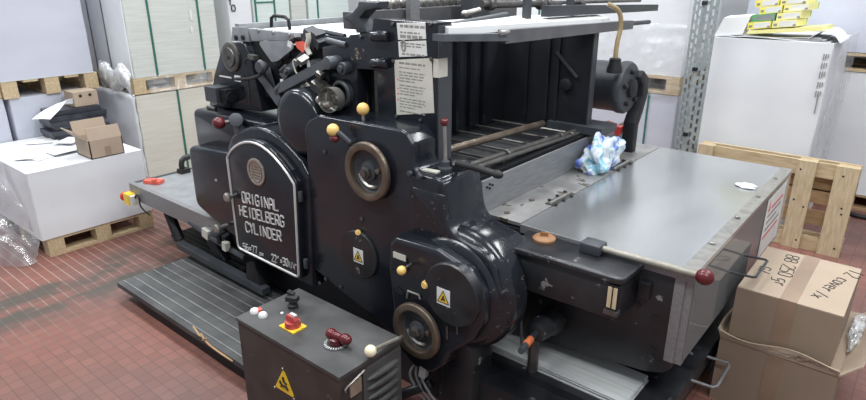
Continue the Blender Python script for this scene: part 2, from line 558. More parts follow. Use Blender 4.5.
    def tube(self, pts, r, seg=8, closed=False, smooth=0):
        pts = [Vector(p) for p in pts]
        for _ in range(smooth):
            q = [pts[0]]
            for a, b in zip(pts[:-1], pts[1:]):
                q += [a * 0.75 + b * 0.25, a * 0.25 + b * 0.75]
            q.append(pts[-1])
            pts = q
        n = len(pts)
        rings = []
        u = None
        for i in range(n):
            if closed:
                d = (pts[(i + 1) % n] - pts[i - 1]).normalized()
            else:
                d = (pts[min(i + 1, n - 1)] - pts[max(i - 1, 0)]).normalized()
            if u is None:
                u = d.orthogonal().normalized()
            else:
                u = (u - d * u.dot(d)).normalized()
            v = d.cross(u)
            rings.append([self.bm.verts.new(pts[i] + (u * math.cos(2 * math.pi * k / seg) + v * math.sin(2 * math.pi * k / seg)) * r) for k in range(seg)])
        rng = range(n) if closed else range(n - 1)
        for i in rng:
            a, b = rings[i], rings[(i + 1) % n]
            for k in range(seg):
                j = (k + 1) % seg
                self.bm.faces.new([a[k], a[j], b[j], b[k]])
        if not closed:
            self.bm.faces.new(rings[0][::-1]); self.bm.faces.new(rings[-1])
        return self

    def grid(self, fn, nu, nv, thick=0.0):
        """surface fn(u,v)->point"""
        g = [[self.bm.verts.new(fn(i / nu, j / nv)) for j in range(nv + 1)] for i in range(nu + 1)]
        for i in range(nu):
            for j in range(nv):
                self.bm.faces.new([g[i][j], g[i + 1][j], g[i + 1][j + 1], g[i][j + 1]])
        if thick:
            bmesh.ops.recalc_face_normals(self.bm, faces=self.bm.faces[:])
            bmesh.ops.solidify(self.bm, geom=self.bm.faces[:], thickness=thick)
        return self

    def build(self, name, m, parent=None, ang=35, recalc=True, loc=None):
        if recalc:
            bmesh.ops.recalc_face_normals(self.bm, faces=self.bm.faces[:])
        off = Vector(LOC[parent.name]) if parent is not None else Vector(loc or (0, 0, 0))
        if off.length:
            bmesh.ops.translate(self.bm, verts=self.bm.verts[:], vec=-off)
        me = bpy.data.meshes.new(name)
        self.bm.to_mesh(me)
        self.bm.free()
        me.polygons.foreach_set('use_smooth', [True] * len(me.polygons))
        me.set_sharp_from_angle(angle=math.radians(ang))
        me.materials.append(m)
        o = bpy.data.objects.new(name, me)
        COL.objects.link(o)
        if parent is not None:
            o.parent = parent
            LOC[o.name] = tuple(off)
        else:
            o.location = off
            LOC[o.name] = tuple(off)
        return o


def tag(o, label=None, cat=None, group=None, kind=None):
    if label: o['label'] = label
    if cat: o['category'] = cat
    if group: o['group'] = group
    if kind: o['kind'] = kind
    return o


def thing(name, label, cat, loc, group=None, local=False):
    o = bpy.data.objects.new(name, None)
    COL.objects.link(o)
    o.location = loc
    o.empty_display_size = 0.05
    LOC[o.name] = (0, 0, 0) if local else tuple(loc)
    return tag(o, label, cat, group)


# stroke lettering: every letter a set of polylines in a 1 x 1.4 cell
GL = {
    'O': [[(.2, 0), (.8, 0), (1, .25), (1, 1.15), (.8, 1.4), (.2, 1.4), (0, 1.15), (0, .25), (.2, 0)]],
    'R': [[(0, 0), (0, 1.4), (.8, 1.4), (1, 1.2), (1, .85), (.8, .65), (0, .65)], [(.5, .65), (1, 0)]],
    'I': [[(.5, 0), (.5, 1.4)]],
    'G': [[(1, 1.15), (.8, 1.4), (.2, 1.4), (0, 1.15), (0, .25), (.2, 0), (.8, 0), (1, .25), (1, .65), (.55, .65)]],
    'N': [[(0, 0), (0, 1.4), (1, 0), (1, 1.4)]],
    'A': [[(0, 0), (0, 1.0), (.3, 1.4), (.7, 1.4), (1, 1.0), (1, 0)], [(0, .6), (1, .6)]],
    'L': [[(0, 1.4), (0, 0), (1, 0)]],
    'H': [[(0, 0), (0, 1.4)], [(1, 0), (1, 1.4)], [(0, .7), (1, .7)]],
    'E': [[(1, 1.4), (0, 1.4), (0, 0), (1, 0)], [(0, .7), (.8, .7)]],
    'D': [[(0, 0), (0, 1.4), (.7, 1.4), (1, 1.1), (1, .3), (.7, 0), (0, 0)]],
    'B': [[(0, 0), (0, 1.4), (.75, 1.4), (.95, 1.2), (.95, .9), (.75, .72), (0, .72)], [(.75, .72), (1, .5), (1, .2), (.8, 0), (0, 0)]],
    'C': [[(1, 1.15), (.8, 1.4), (.2, 1.4), (0, 1.15), (0, .25), (.2, 0), (.8, 0), (1, .25)]],
    'Y': [[(0, 1.4), (.5, .75), (1, 1.4)], [(.5, .75), (.5, 0)]],
    '5': [[(1, 1.4), (0, 1.4), (0, .8), (.75, .8), (1, .6), (1, .2), (.8, 0), (0, 0)]],
    '6': [[(.9, 1.4), (.3, 1.4), (0, 1.1), (0, .2), (.2, 0), (.8, 0), (1, .2), (1, .55), (.8, .75), (0, .75)]],
    '7': [[(0, 1.4), (1, 1.4), (.4, 0)]],
    '2': [[(0, 1.2), (.2, 1.4), (.8, 1.4), (1, 1.2), (1, .9), (0, 0), (1, 0)]],
    '3': [[(0, 1.4), (.8, 1.4), (1, 1.2), (1, .9), (.8, .72), (.35, .72)], [(.8, .72), (1, .5), (1, .2), (.8, 0), (0, 0)]],
    '0': [[(.2, 0), (.8, 0), (1, .25), (1, 1.15), (.8, 1.4), (.2, 1.4), (0, 1.15), (0, .25), (.2, 0)]],
    '1': [[(.2, 1.15), (.55, 1.4), (.55, 0)]],
    '4': [[(.75, 0), (.75, 1.4), (0, .4), (1, .4)]],
    '8': [[(.2, .72), (0, .95), (0, 1.2), (.2, 1.4), (.8, 1.4), (1, 1.2), (1, .95), (.8, .72), (.2, .72), (0, .5), (0, .2), (.2, 0), (.8, 0), (1, .2), (1, .5), (.8, .72)]],
    '+': [[(.2, .3), (.8, .9)], [(.2, .9), (.8, .3)]],
    '"': [[(.3, 1.4), (.3, 1.05)], [(.65, 1.4), (.65, 1.05)]],
    'c': [[(.9, .8), (.2, .9), (0, .6), (0, .2), (.2, 0), (.9, .1)]],
    'm': [[(0, 0), (0, .85), (.5, .85), (.5, 0)], [(.5, .85), (1, .85), (1, 0)]],
    '/': [[(.1, -.1), (.9, 1.5)]],
    'v': [[(0, .9), (.5, 0), (1, .9)]],
    'e': [[(0, .45), (1, .5), (.8, .9), (.2, .9), (0, .6), (.1, .1), (.9, 0)]],
    'r': [[(.2, 0), (.2, .9)], [(.2, .6), (.8, .9)]],
    'g': [[(.9, .9), (.2, .9), (0, .5), (.3, .1), (.9, .4), (.9, -.4), (.2, -.5)]],
    'x': [[(0, .9), (1, 0)], [(1, .9), (0, 0)]],
    'W': [[(0, 1.4), (.25, 0), (.5, .9), (.75, 0), (1, 1.4)]],
    'X': [[(0, 0), (1, 1.4)], [(0, 1.4), (1, 0)]],
    'S': [[(1, 1.15), (.8, 1.4), (.2, 1.4), (0, 1.15), (.1, .8), (.9, .6), (1, .25), (.8, 0), (.2, 0), (0, .25)]],
    'T': [[(0, 1.4), (1, 1.4)], [(.5, 1.4), (.5, 0)]],
    'P': [[(0, 0), (0, 1.4), (.8, 1.4), (1, 1.2), (1, .85), (.8, .65), (0, .65)]],
    'o': [[(.2, 0), (.8, 0), (1, .25), (1, .65), (.8, .9), (.2, .9), (0, .65), (0, .25), (.2, 0)]],
    'j': [[(.7, .9), (.7, -.3), (.2, -.5)]],
    'V': [[(0, 1.4), (.5, 0), (1, 1.4)]],
    'M': [[(0, 0), (0, 1.4), (.5, .6), (1, 1.4), (1, 0)]],
    'U': [[(0, 1.4), (0, .25), (.2, 0), (.8, 0), (1, .25), (1, 1.4)]],
    '-': [[(.1, .6), (.9, .6)]],
}


def strokes(mb, text, o, ux, uz, w, h, total=None, r=0.004, nrm=None, seg=6):
    """lay text along unit vectors ux (reading) and uz (up) from o; w = letter width, h = height"""
    o, ux, uz = Vector(o), Vector(ux), Vector(uz)
    n = len(text)
    adv = (total - w) / max(1, n - 1) if total else w * 1.35
    x = 0.0
    for ch in text:
        for pl in GL.get(ch, []):
            pts = [o + ux * (x + a * w) + uz * (b / 1.4 * h) for a, b in pl]
            mb.tube(pts, r, seg=seg)
        x += adv
    return mb


def textlines(mb, o, ux, uz, nrm, width, rows, rng, th=0.0006):
    """tiny unreadable print: rows of short raised dashes. rows: list of (offset_down, height, fill)"""
    o, ux, uz, nrm = Vector(o), Vector(ux), Vector(uz), Vector(nrm)
    for off, hh, fill in rows:
        x = 0.0
        while x < width * fill:
            l = rng.uniform(0.012, 0.03)
            l = min(l, width * fill - x)
            a = o + ux * x - uz * off
            q = [a, a + ux * l, a + ux * l + uz * hh, a + uz * hh]
            mb.hexa([p for p in q], [p + nrm * th for p in q])
            x += l + 0.006
    return mb

# ------------------------------------------------------------------ the room
tag(MB().box(-7.6, 2.6, -1.2, 7.2, -0.12, 0).build('floor', FLOORM), kind='structure')
tag(MB().box(-7.8, -7.6, -1.2, 7.4, -0.12, 4.2).build('wall_left', WALLM), kind='structure')
tag(MB().box(-7.6, 2.6, 7.2, 7.4, -0.12, 4.2).build('wall_back', WALLM), kind='structure')

# ------------------------------------------------------------------ the press
PR = thing('printing_press', 'large black cylinder printing press with silver lettering on its rounded cover', 'printing press', (-1.9, 1.9, 0))
YU, YH, YC = 1.80, 1.66, 1.60

# -- base under the machine
m = MB()
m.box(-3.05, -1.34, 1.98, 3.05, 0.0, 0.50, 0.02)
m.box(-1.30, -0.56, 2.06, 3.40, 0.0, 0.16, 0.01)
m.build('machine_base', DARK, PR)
m = MB()
m.box(-1.62, -1.34, 1.72, 1.98, 0.0, 0.62, 0.02)
m.build('drive_side_pedestal', WORN, PR)

# -- near upper side frame with the tall slot
xr = -1.475
slot = XZ([(357, 69), (357, 110), (378, 112), (376, 70)], YU)
top = XZ([(322, 47), (345, 44), (349, 35), (371, 33), (373, 22)], YU)
zt = 1.585
poly = [(top[0][0], 1.10), (top[0][0], top[0][1]), top[1], top[2], top[3], (top[4][0], zt), (xr, zt), (xr, 1.10),
        (slot[2][0], 1.10), slot[3], slot[0], (slot[1][0], 1.10)]
MB().prism(poly, 'y', YU, YU + 0.09, 0.006, 2).build('side_frame', ENAMEL, PR)
MB().box(-2.0, -1.7, YU + 0.086, YU + 0.10, 1.1, 1.45).build('slot_backing', DARK, PR)
m = MB()
m.cyl(Q(365, 71, 'y', YU + 0.06), Q(366, 112, 'y', YU + 0.06), 0.012)
m.box(-1.86, -1.835, YU + .05, YU + .075, 1.18, 1.38)
m.build('slot_linkage', IRON, PR)
# raised rib panel right of the slot, hinge rolls, screws
m = MB()
for py in (36, 63):
    a, b = Q(372, py, 'y', YU - .012), Q(388, py + .6, 'y', YU - .012)
    m.cyl(a, b, 0.021, seg=16, bev=.006)
    m.nxt()
m.build_each('hinge_roll', ENAMEL, PR)
m = MB()
for px, py in ((393, 24), (431, 24), (394, 61), (432, 59), (361, 37), (397, 116), (421, 120)):
    a = Q(px, py, 'y', YU)
    m.cyl(a, a + Vector((0, -.008, 0)), .008, seg=10, bev=.002)
    m.nxt()
m.build_each('frame_screw', IRON, PR)
# flaked paint patch
a = XZ([(350, 54), (357, 47), (363, 46), (366, 58), (352, 60)], YU)
MB().prism(a, 'y', YU - .001, YU).build('bare_patch', FLAKE, PR)

# -- data plates on the upper frame
rng = random.Random(3)


def plate(name, px, y, m, th=.003):
    return MB().prism(XZ(px, y), 'y', y - th, y, .0008, 1).build(name, m, PR)


pl = plate('maker_plate', [(397, 23), (425.5, 22.5), (426.5, 39), (398.5, 40)], YU, LABELW)
m = MB()
o = Q(400, 27, 'y', YU - .0032)
textlines(m, o, (1, 0, 0), (0, 0, 1), (0, -1, 0), .125, [(0, .009, 1), (.022, .006, .8), (.04, .012, .9), (.062, .005, 1), (.072, .005, .9)], rng)
m.build('print', INK, pl)
pl = plate('number_plate', [(398.5, 41.5), (426.5, 40.5), (427.5, 56), (399.5, 57)], YU, LABELW)
m = MB()
strokes(m, '0', Q(402, 50, 'y', YU - .004), (1, 0, 0), (0, 0, 1), .016, .036, r=.0035)
textlines(m, Q(402, 54.5, 'y', YU - .0032), (1, 0, 0), (0, 0, 1), (0, -1, 0), .115, [(0, .007, 1)], rng)
m.build('print', INK, pl)
pl = plate('instruction_plate', [(394.5, 60), (432, 58), (434.5, 113), (397, 115)], YU, LABELD)
m = MB()
textlines(m, Q(399, 63.5, 'y', YU - .0032), (1, 0, 0), (0, 0, 1), (0, -1, 0), .135,
          [(0, .007, 1), (.016, .004, .8)] + [(.034 + .0115 * i + .006 * (i // 4), .0045, (1, .95, .9, .6)[i % 4]) for i in range(13)], rng)
m.build('print', INK, pl)
m = MB()
for k, py in enumerate((80, 89, 94, 100)):
    a = Q(397.5, py, 'y', YU - .003)
    m.box(a.x, a.x + .006, a.y - .001, a.y, a.z, a.z + .006)
    m.nxt()
m.build_each('red_mark', REDINK, pl)
# end face of the frame with the taped tag
m = MB().box(xr - .03, xr + .006, YU + .004, YU + .085, .98, 1.575, .004)
m.build('frame_corner_post', CAST, PR)
MB().box(xr - .018, xr + .0075, YU - .001, YU + .055, 1.385, 1.455, .001).build('taped_tag', LABELD, PR)

# -- front housing
hp = XZ([(322, 116), (331, 119), (403, 131.5), (411, 136), (413, 173), (443, 181), (452, 222)], YH)
z1 = hp[2][1]
poly = [(-2.12, 0.42), (-2.12, z1 - .05), (-2.02, z1 - .005), (-1.52, z1 + .005), (-1.478, z1 - .045), (-1.478, 1.04), (-1.325, 1.04), (-1.30, .86), (-1.16, .60), (-1.30, .30), (-1.50, .22), (-1.70, .30)]
poly = rnd(poly, [.02, .12, .05, .05, .03, .06, .04, .06, .1, .05, .05, .05])
MB().prism(poly, 'y', YH, YU + .06, .035, 5).build('front_housing', ENAMEL, PR, ang=50)
# ledge with lever, to the right of the frame
m = MB()
m.prism(rnd([(-1.50, 0.80), (-1.50, 1.045), (-1.328, 1.045), (-1.328, .80)], [0, 0, .03, 0]), 'y', YH - .004, YU + .105, .03, 4)
m.build('lever_ledge', ENAMEL, PR, ang=50)
lv = MB().lathe([(0, 0), (.030, 0), (.030, .010), (.018, .016), (.018, .035), (.012, .04), (0, .04)], (-1.40, 1.76, 1.045), (0, 0, 1)).build('lever_boss', CAST, PR)
MB().cyl((-1.40, 1.76, 1.08), (-1.405, 1.76, 1.225), .0078, .0065).build('lever_rod', STEEL, lv)
MB().sphere((-1.405, 1.76, 1.232), .0165).build('lever_ball', MAROON, lv)
MB().obox((-1.43, 1.705, 1.049), (.075, .028, .006), (0, 0, .12), .001).build('ledge_label', LABELD, PR)
m = MB()
m.tube([(-1.36, 1.78, 1.075), (-1.27, 1.77, 1.078), (-1.17, 1.775, 1.07)], .013, seg=10)
m.sphere((-1.17, 1.775, 1.07), .016, 1.6, 1, 1)
m.build('flat_hand_lever', RUBBER, PR)
m = MB()
m.lathe([(.045, 0), (.045, .02), (.034, .034), (.02, .036), (0, .036)], (-1.385, 1.82, 1.045), (0, 0, 1))
m.build('round_boss', WORN, PR)
m = MB()
for px, py in ((411, 173), (421, 176)):
    a = Q(px, py, 'y', YH - .004)
    m.cyl(a, a + Vector((0, -.016, 0)), .011, seg=12, bev=.003)
    m.nxt()
m.build_each('housing_bolt', CAST, PR)

# -- big gear dome and its cover
gc = (-1.24, .60)
m = MB()
m.lathe([(.258, .12), (.258, .06), (.252, .030), (.234, .010), (.224, .004), (.216, -.014), (.198, -.024), (0, -.024)], (gc[0] - .036, YH, gc[1] + .005), (0, 1, 0), 64)
m.build('gear_dome', DOMEMAT, PR, ang=60)
m = MB()
nk = rnd([(-1.50, .55), (-1.49, .99), (-1.322, .99), (-1.300, .845), (-1.10, .80), (-1.05, .66), (-1.10, .5)], [0, .02, .02, .10, .10, .05, 0])
m.prism(nk, 'y', YH - .008, YU + .105, .035, 4)
m.build('dome_neck', DOMEMAT, PR, ang=55)
wl = Q(416, 331, 'y', 1.55)
gp = [(-1.555, .64), (-1.545, .755), (-1.515, .790), (-1.30, .800), (-1.16, .76), (-1.085, .67), (-1.085, .56), (-1.13, .47), (-1.235, .37), (-1.265, .30), (-1.33, .235), (-1.42, .225), (-1.52, .28), (-1.548, .37), (-1.535, .47)]
m = MB()
m.prism(rnd(gp, [.03, .03, .03, .06, .06, .06, .06, .06, .06, .05, .06, .06, .06, .06, .06]), 'y', 1.585, YH + .05, .022, 4)
m.build('gear_cover', ENAMEL, PR, ang=50)
dc = Q(449.5, 296, 'y', 1.56)
m = MB().lathe([(.126, .04), (.126, .004), (.121, -.002), (0, -.002)], (dc.x, 1.565, dc.z), (0, 1, 0), 56)
m.build('gear_disc', WORN, PR)


def warning(px, py, y, s, parent, w=.05):
    a = Q(px, py, 'y', y)
    st = MB().box(a.x - w / 2, a.x + w / 2, y - .0015, y, a.z - w * .55, a.z + w * .55).build('warning_sticker', LABELW, parent)
    tr = [(a.x - w * .42, a.z - w * .36), (a.x + w * .42, a.z - w * .36), (a.x, a.z + w * .42)]
    MB().prism(tr, 'y', y - .0022, y - .0015).build('yellow_triangle', YEL, st)
    m = MB()
    e = y - .0026
    m.tube([(tr[0][0], e, tr[0][1]), (tr[1][0], e, tr[1][1]), (tr[2][0], e, tr[2][1])], w * .035, 5, closed=True)
    m.tube([(a.x - w * .15, e, a.z - w * .22), (a.x, e, a.z - w * .10), (a.x + w * .02, e, a.z + .1 * w)], w * .05, 5)
    m.tube([(a.x - w * .05, e, a.z + w * .02), (a.x + w * .12, e, a.z - w * .2)], w * .06, 5)
    m.build('warning_symbol', BLACK, st)
    return st


warning(443.5, 297, 1.562, 1, PR, .062)
# small controls on the gear cover
YG = 1.583
m = MB().prism(rnd([(p[0], p[1]) for p in XZ([(392, 254), (407, 258), (409, 272), (392, 268)], YG)], .012), 'y', YG - .002, YG)
m.build('recess_plate', DARK, PR)
a = Q(399.5, 256.5, 'y', YG - .003)
MB().box(a.x - .033, a.x + .033, YG - .005, YG, a.z - .012, a.z + .012, .001).build('small_label', LABELD, PR)
a = Q(401.5, 270.5, 'y', 1.53)
k = MB().cyl((a.x, 1.585, a.z + .006), (a.x, 1.535, a.z), .006).build('push_rod', IRON, PR)
MB().sphere(a, .0185).build('yellow_knob', BALLY, k)
a = Q(424, 285.5, 'y', 1.56)
MB().lathe([(.017, .02), (.017, 0), (.012, -.008), (0, -.008)], (a.x, 1.565, a.z), (0, 1, 0), 20).build('ochre_cap', BALLY, PR)
a = XZ(circ(399.5, 291.5, 1, 4), YG)
ec = Q(400, 291, 'y', YG)
m = MB().prism([(ec.x + .022 * math.cos(t), ec.z + .013 * math.sin(t) - .2 * .022 * math.cos(t)) for t in [i * math.pi / 8 for i in range(16)]], 'y', YG - .003, YG)
m.build('oval_hole', DARK, PR)
m = MB()
m.tube([Q(407, 298, 'y', YG - .004), Q(408, 291, 'y', YG - .004), Q(419, 295, 'y', YG - .004), Q(420, 299, 'y', YG - .004)], .0045, 6)
m.build('wire_clip', STEEL, PR)
m = MB()
for pa, pb in (((447, 326), (447, 339)), ((457, 324), (457, 334))):
    m.tube([Q(*pa, 'y', YG - .002), Q(*pb, 'y', YG - .002)], .004, 5)
    m.nxt()
m.build_each('scratch_mark', IRON, PR)


def handwheel(px, py, y, R, name):
    c = Q(px, py, 'y', y)
    w = MB().lathe([(R, .008), (R, -.004), (R * .975, -.009), (R * .95, -.0105), (R * .77, -.0105), (R * .74, -.008), (R * .72, .002), (R * .72, .014), (R * .9, .02), (R, .008)], c, (0, 1, 0), 56).build(name, BRASS, PR)
    MB().lathe([(R * .79, .015), (R * .72, .014), (R * .66, .020), (R * .45, .022), (R * .34, .018), (R * .32, .004), (R * .2, .0), (0, .0)], c, (0, 1, 0), 48).build('wheel_dish', CAST, w)
    hb = MB()
    hb.lathe([(.026, .0), (.026, -.012), (.018, -.016), (.018, -.026), (0, -.026)], c, (0, 1, 0), 6)
    hb.build('hub_nut', IRON, w)
    s = c + Vector((R * .5, .022, R * .12))
    MB().cyl(s, s + Vector((0, -.03, 0)), .011, seg=12, bev=.003).build('set_screw', BRASS, w)
    m = MB()
    m.cyl(c + Vector((0, .03, 0)), c + Vector((0, .13, 0)), .045)
    m.build('wheel_shaft', CAST, w)
    m = MB()
    m.tube([c + Vector((R * .55 * math.cos(t), .018, R * .55 * math.sin(t))) for t in [(-160 + 10 * i) * math.pi / 180 for i in range(11)]], .008, 6)
    m.build('dish_slot', STEEL, w)
    return w


handwheel(367, 172, 1.635, .124, 'upper_handwheel')
handwheel(416, 331, 1.560, .119, 'lower_handwheel')
# levers with yellow balls near the upper wheel
m = MB()
a, b = Q(333, 130, 'y', 1.60), Q(349, 142, 'y', 1.63)
lv = m.tube([a, Q(340, 134, 'y', 1.61), b, Q(352, 146, 'y', 1.655)], .012, 8).build('disengaging_lever', CAST, PR)
MB().sphere(a, .026).build('yellow_knob', BALLY, lv)
MB().sphere(Q(334.5, 138.5, 'y', 1.60), .018, 1.2, 1, .9).build('maroon_knob', MAROON, lv)
a = Q(363, 109, 'y', 1.70)
k = MB().cyl((a.x, 1.70, 1.185), (a.x, 1.70, a.z), .007).build('short_lever', STEEL, PR)
MB().sphere(a, .026).build('yellow_knob', BALLY, k)
# lever with pale ball beside the lower wheel
a, b = Q(370.5, 351, 'z', .482), Q(398, 338.5, 'y', 1.455)
k = MB().tube([a, b, Q(403, 336.5, 'y', 1.585)], .0075, 8).build('wheel_lever', RODM, PR)
MB().sphere(a, .0225).build('cream_knob', BALLC, k)
# round inspection cover
c = Q(360, 254, 'y', YH)
ic = MB().lathe([(.112, .01), (.112, -.008), (.108, -.012), (0, -.012)], (c.x, YH, c.z), (0, 1, 0), 48).build('inspection_cover', WORN, PR)
MB().cyl(Q(358, 232.5, 'y', YH - .011), Q(358, 232.5, 'y', YH - .02), .013, seg=14, bev=.003).build('cover_screw', BALLY, ic)
warning(358.5, 256, YH - .0125, 1, PR, .060)
m = MB()
for px, py in ((362, 219), (326, 279), (341, 287), (325, 152), (320, 283)):
    a = Q(px, py, 'y', YH)
    m.cyl(a, a + Vector((0, -.006, 0)), .010, seg=12, bev=.002)
    m.nxt()
m.build_each('plug_screw', CAST, PR)
# pipe work under the lower wheel
m = MB()
for i, (dx, r) in enumerate(((0, .006), (.02, .005), (.035, .005))):
    a = Q(414 + i * 3, 365, 'y', 1.62)
    m.tube([a, a + Vector((-.03 + dx, .0, -.06)), a + Vector((-.01 + dx, .02, -.13)), a + Vector((.02 + dx, .05, -.2))], r, 7, smooth=2)
    m.nxt()
m.build_each('cable_loop', CABLE, PR)
a = Q(424, 371, 'y', 1.60)
MB().obox(a, (.03, .03, .055), (.1, .2, .15), .006).build('cable_plug', CABLE, PR)
m = MB()
m.cyl(Q(400, 395, 'y', 1.6), Q(432, 383, 'y', 1.68), .022, seg=16, bev=.004)
m.cyl(Q(424, 386, 'y', 1.66), Q(428, 384, 'y', 1.67), .032, seg=8)
m.build('pipe_fitting', WORN, PR)
m = MB()
m.prism(rnd([(-1.36, 0), (-1.33, .36), (-1.20, .40), (-1.17, .3), (-1.19, 0)], .04), 'y', 1.66, 1.80, .015, 2)
m.build('gear_bracket', WORN, PR)

# -- lettered cover
ca = XZ([(238, 250), (227, 170), (228, 155)], 1.62)
bl, br_, tr_, tl_ = (-2.70, .375), (-2.175, .368), (-2.145, .87), (-2.705, .905)


def archpoly(g):
    # outline of the lettered door, grown by g
    pts = [(-2.70 - g, .375 - g), (-2.172 + g, .365 - g), (-2.148 + g, .865 + g * .6)]
    for i in range(1, 12):
        t = i / 12
        x = -2.148 + g + t * (-.557 - 2 * g)
        z = .865 + g + t * .035 + (.135 + g * .15) * math.sin(math.pi * t) ** .8
        pts.append((x, z))
    pts.append((-2.705 - g, .895 + g * .6))
    return rnd(pts, .025, 3)


MB().prism(archpoly(.045), 'y', 1.655, 1.86, .03, 4).build('cover_housing', ENAMEL, PR, ang=50)
cd = MB().prism(archpoly(.0), 'y', 1.618, 1.665, .008, 3).build('cover_door', ENAMEL, PR, ang=50)
m = MB()
bp = [Vector((x, 1.6165, z)) for x, z in archpoly(-.012)]
m.tube(bp, .0065, 6, closed=True)
m.build('silver_border', LETTER, cd)
c = Q(256, 172, 'y', 1.615)
bd = MB().lathe([(.068, .006), (.068, -.004), (.062, -.006), (.058, -.004), (0, -.004)], (c.x, 1.616, c.z), (0, 1, 0), 40).build('round_badge', BADGE, PR)
m = MB()
for k in range(5):
    m.tube([(c.x - .04 + abs(k - 2) * .006, 1.6115, c.z + .03 - k * .015), (c.x + .04 - abs(k - 2) * .006, 1.6115, c.z + .03 - k * .015)], .0026, 5)
m.tube([(c.x + .05 * math.cos(i * .3), 1.6115, c.z + .05 * math.sin(i * .3)) for i in range(21)], .002, 5, closed=True)
m.build('badge_relief', BRASS, bd)
YL = 1.6165


def line(text, pa, pb, h, r, nm='lettering'):
    """baseline from pixel pa (left edge) to pb (right edge)"""
    a, b = Q(*pa, 'y', YL), Q(*pb, 'y', YL)
    d = b - a
    n = len(text)
    wl = d.length / (n * 1.32 - .32)
    m = MB()
    strokes(m, text, a, d.normalized(), (0, 0, 1), wl, h, d.length, r)
    return m.build(nm, LETTER, cd)


line('ORIGINAL', (243, 202), (278.5, 211), .054, .0047)
line('HEIDELBERG', (240.5, 215), (284.5, 227), .054, .0047)
line('CYLINDER', (246.5, 231.5), (281.5, 241.5), .054, .0047)
line('56+77', (243.8, 249.5), (257.5, 253.5), .036, .0034)
line('cm', (259.8, 255), (263.3, 256), .022, .0024)
line('22"+30', (272, 261), (288.5, 266.5), .038, .0034)
m = MB()
strokes(m, '1/4"', Q(289.3, 267, 'y', YL), (1, 0, 0), (0, 0, 1), .012, .032, .060, .0025)
m.build('lettering', LETTER, cd)
m = MB()
for z in (.80, .46):
    m.cyl((-2.14, 1.63, z - .025), (-2.14, 1.63, z + .025), .011, seg=12, bev=.003)
    m.nxt()
m.build_each('cover_hinge', CAST, cd)
for px, py in ((229, 197), (219, 228)):
    a = Q(px, py, 'y', 1.60)
    kb = MB().lathe([(.012, .05), (.012, .0), (.024, -.002), (.026, -.014), (.018, -.022), (0, -.022)], a, (0, 1, 0), 20).build('screw_knob', STEEL, PR)

# -- left block and upper left housing
poly = rnd([(-3.165, .50), (-3.165, .855), (-2.62, .90), (-2.62, .40), (-2.82, .40)], [.07, .05, 0, 0, 0])
MB().prism(poly, 'y', YH, YU + .1, .028, 4).build('gear_case', ENAMEL, PR, ang=50)
a = Q(206, 182, 'y', YH)
MB().cyl(Q(216, 180, 'y', YH), Q(216, 180, 'y', YH - .004), .008, seg=12).build('oil_plug', STEEL, PR)
poly = rnd([(-3.215, .82), (-3.215, 1.045), (-2.35, 1.065), (-2.35, .82)], [0, .04, 0, 0])
MB().prism(poly, 'y', 1.745, 2.05, .03, 4).build('feeder_bed', ENAMEL, PR, ang=50)
m = MB()
a, b = Q(219, 123, 'y', 1.66), Q(236, 121, 'y', 1.72)
lv = m.tube([a, b], .011).build('feeder_lever', IRON, PR)
MB().sphere(a, .033, 1.1, 1, .95).build('maroon_knob', MAROON, lv)
m = MB()
m.obox(Q(238, 127, 'y', 1.71), (.045, .03, .13), (0, -.28, 0), .012)
m.cyl(Q(236, 120, 'y', 1.68), Q(236, 120, 'y', 1.76), .035, seg=18, bev=.005)
m.build('lever_crank', ARMG, PR)

# cam dome in front of the feeder
cdm = Q(299, 119, 'y', YH)
m = MB()
m.lathe([(.150, .30), (.150, .03), (.144, .012), (.128, .002), (.105, -.002), (0, -.002)], (-2.185, 1.665, 1.128), (0, 1, 0), 56)
m.build('cam_dome', ENAMEL, PR, ang=50)
m = MB()
for px, py, w in ((307, 89.5, .05), (317, 102, .06), (312, 92, .03)):
    a = Q(px, py, 'y', 1.79)
    m.obox(a, (w, .035, .03), (.3, .7, .2), .004)
    m.nxt()
m.build_each('paper_tag_tie', LABELD, PR)

# -- feeder stand with shaft disc
YF = 1.86
st = XZ([(209, 106), (214, 75), (221, 50), (226, 43), (243, 42), (250, 56), (262, 112)], YF)
MB().prism(rnd(st, [.01, .05, .05, .03, .05, .05, .01]), 'y', YF, YF + .14, .012, 3).build('feeder_stand', ENAMEL, PR, ang=45)
c = Q(232, 57, 'y', YF)
sd = MB().lathe([(.078, .01), (.078, -.012), (.072, -.016), (.052, -.016), (.050, -.024), (0, -.024)], c + Vector((0, 0, 0)), (0, 1, 0), 36).build('shaft_disc', IRON, PR)
MB().cyl(c + Vector((0, -.02, 0)), c + Vector((0, -.032, 0)), .010, seg=8).build('disc_nut', CAST, sd)
m = MB()
for p1, p2 in (((219.5, 75), (231.5, 78.5)), ((234.5, 75), (241, 82))):
    a, b = Q(*p1, 'y', YF - .001), Q(*p2, 'y', YF - .001)
    m.box(min(a.x, b.x), max(a.x, b.x), YF - .003, YF, min(a.z, b.z), max(a.z, b.z))
    m.nxt()
m.build_each('stand_label', LABELW, PR)
a = Q(216, 95, 'y', 1.80)
mo = MB()
mo.box(a.x - .06, a.x + .05, 1.77, 1.86, a.z - .035, a.z + .045, .018)
mo.build('drive_motor', CAST, PR, ang=50)
m = MB()
for i in range(4):
    m.box(a.x + .055 + i * .015, a.x + .062 + i * .015, 1.79, 1.86, a.z - .035, a.z + .038, .003)
    m.nxt()
m.cyl((a.x + .05, 1.82, a.z), (a.x + .12, 1.82, a.z), .028)
m.nxt()
m.build_each('motor_fins', DARK, PR)
m = MB()
for z in (-.02, -.06):
    m.cyl((a.x - .10, 1.80, a.z + z - .06), (a.x - .02, 1.80, a.z + z - .06), .010)
    m.nxt()
m.build_each('shaft_end', IRON, PR)
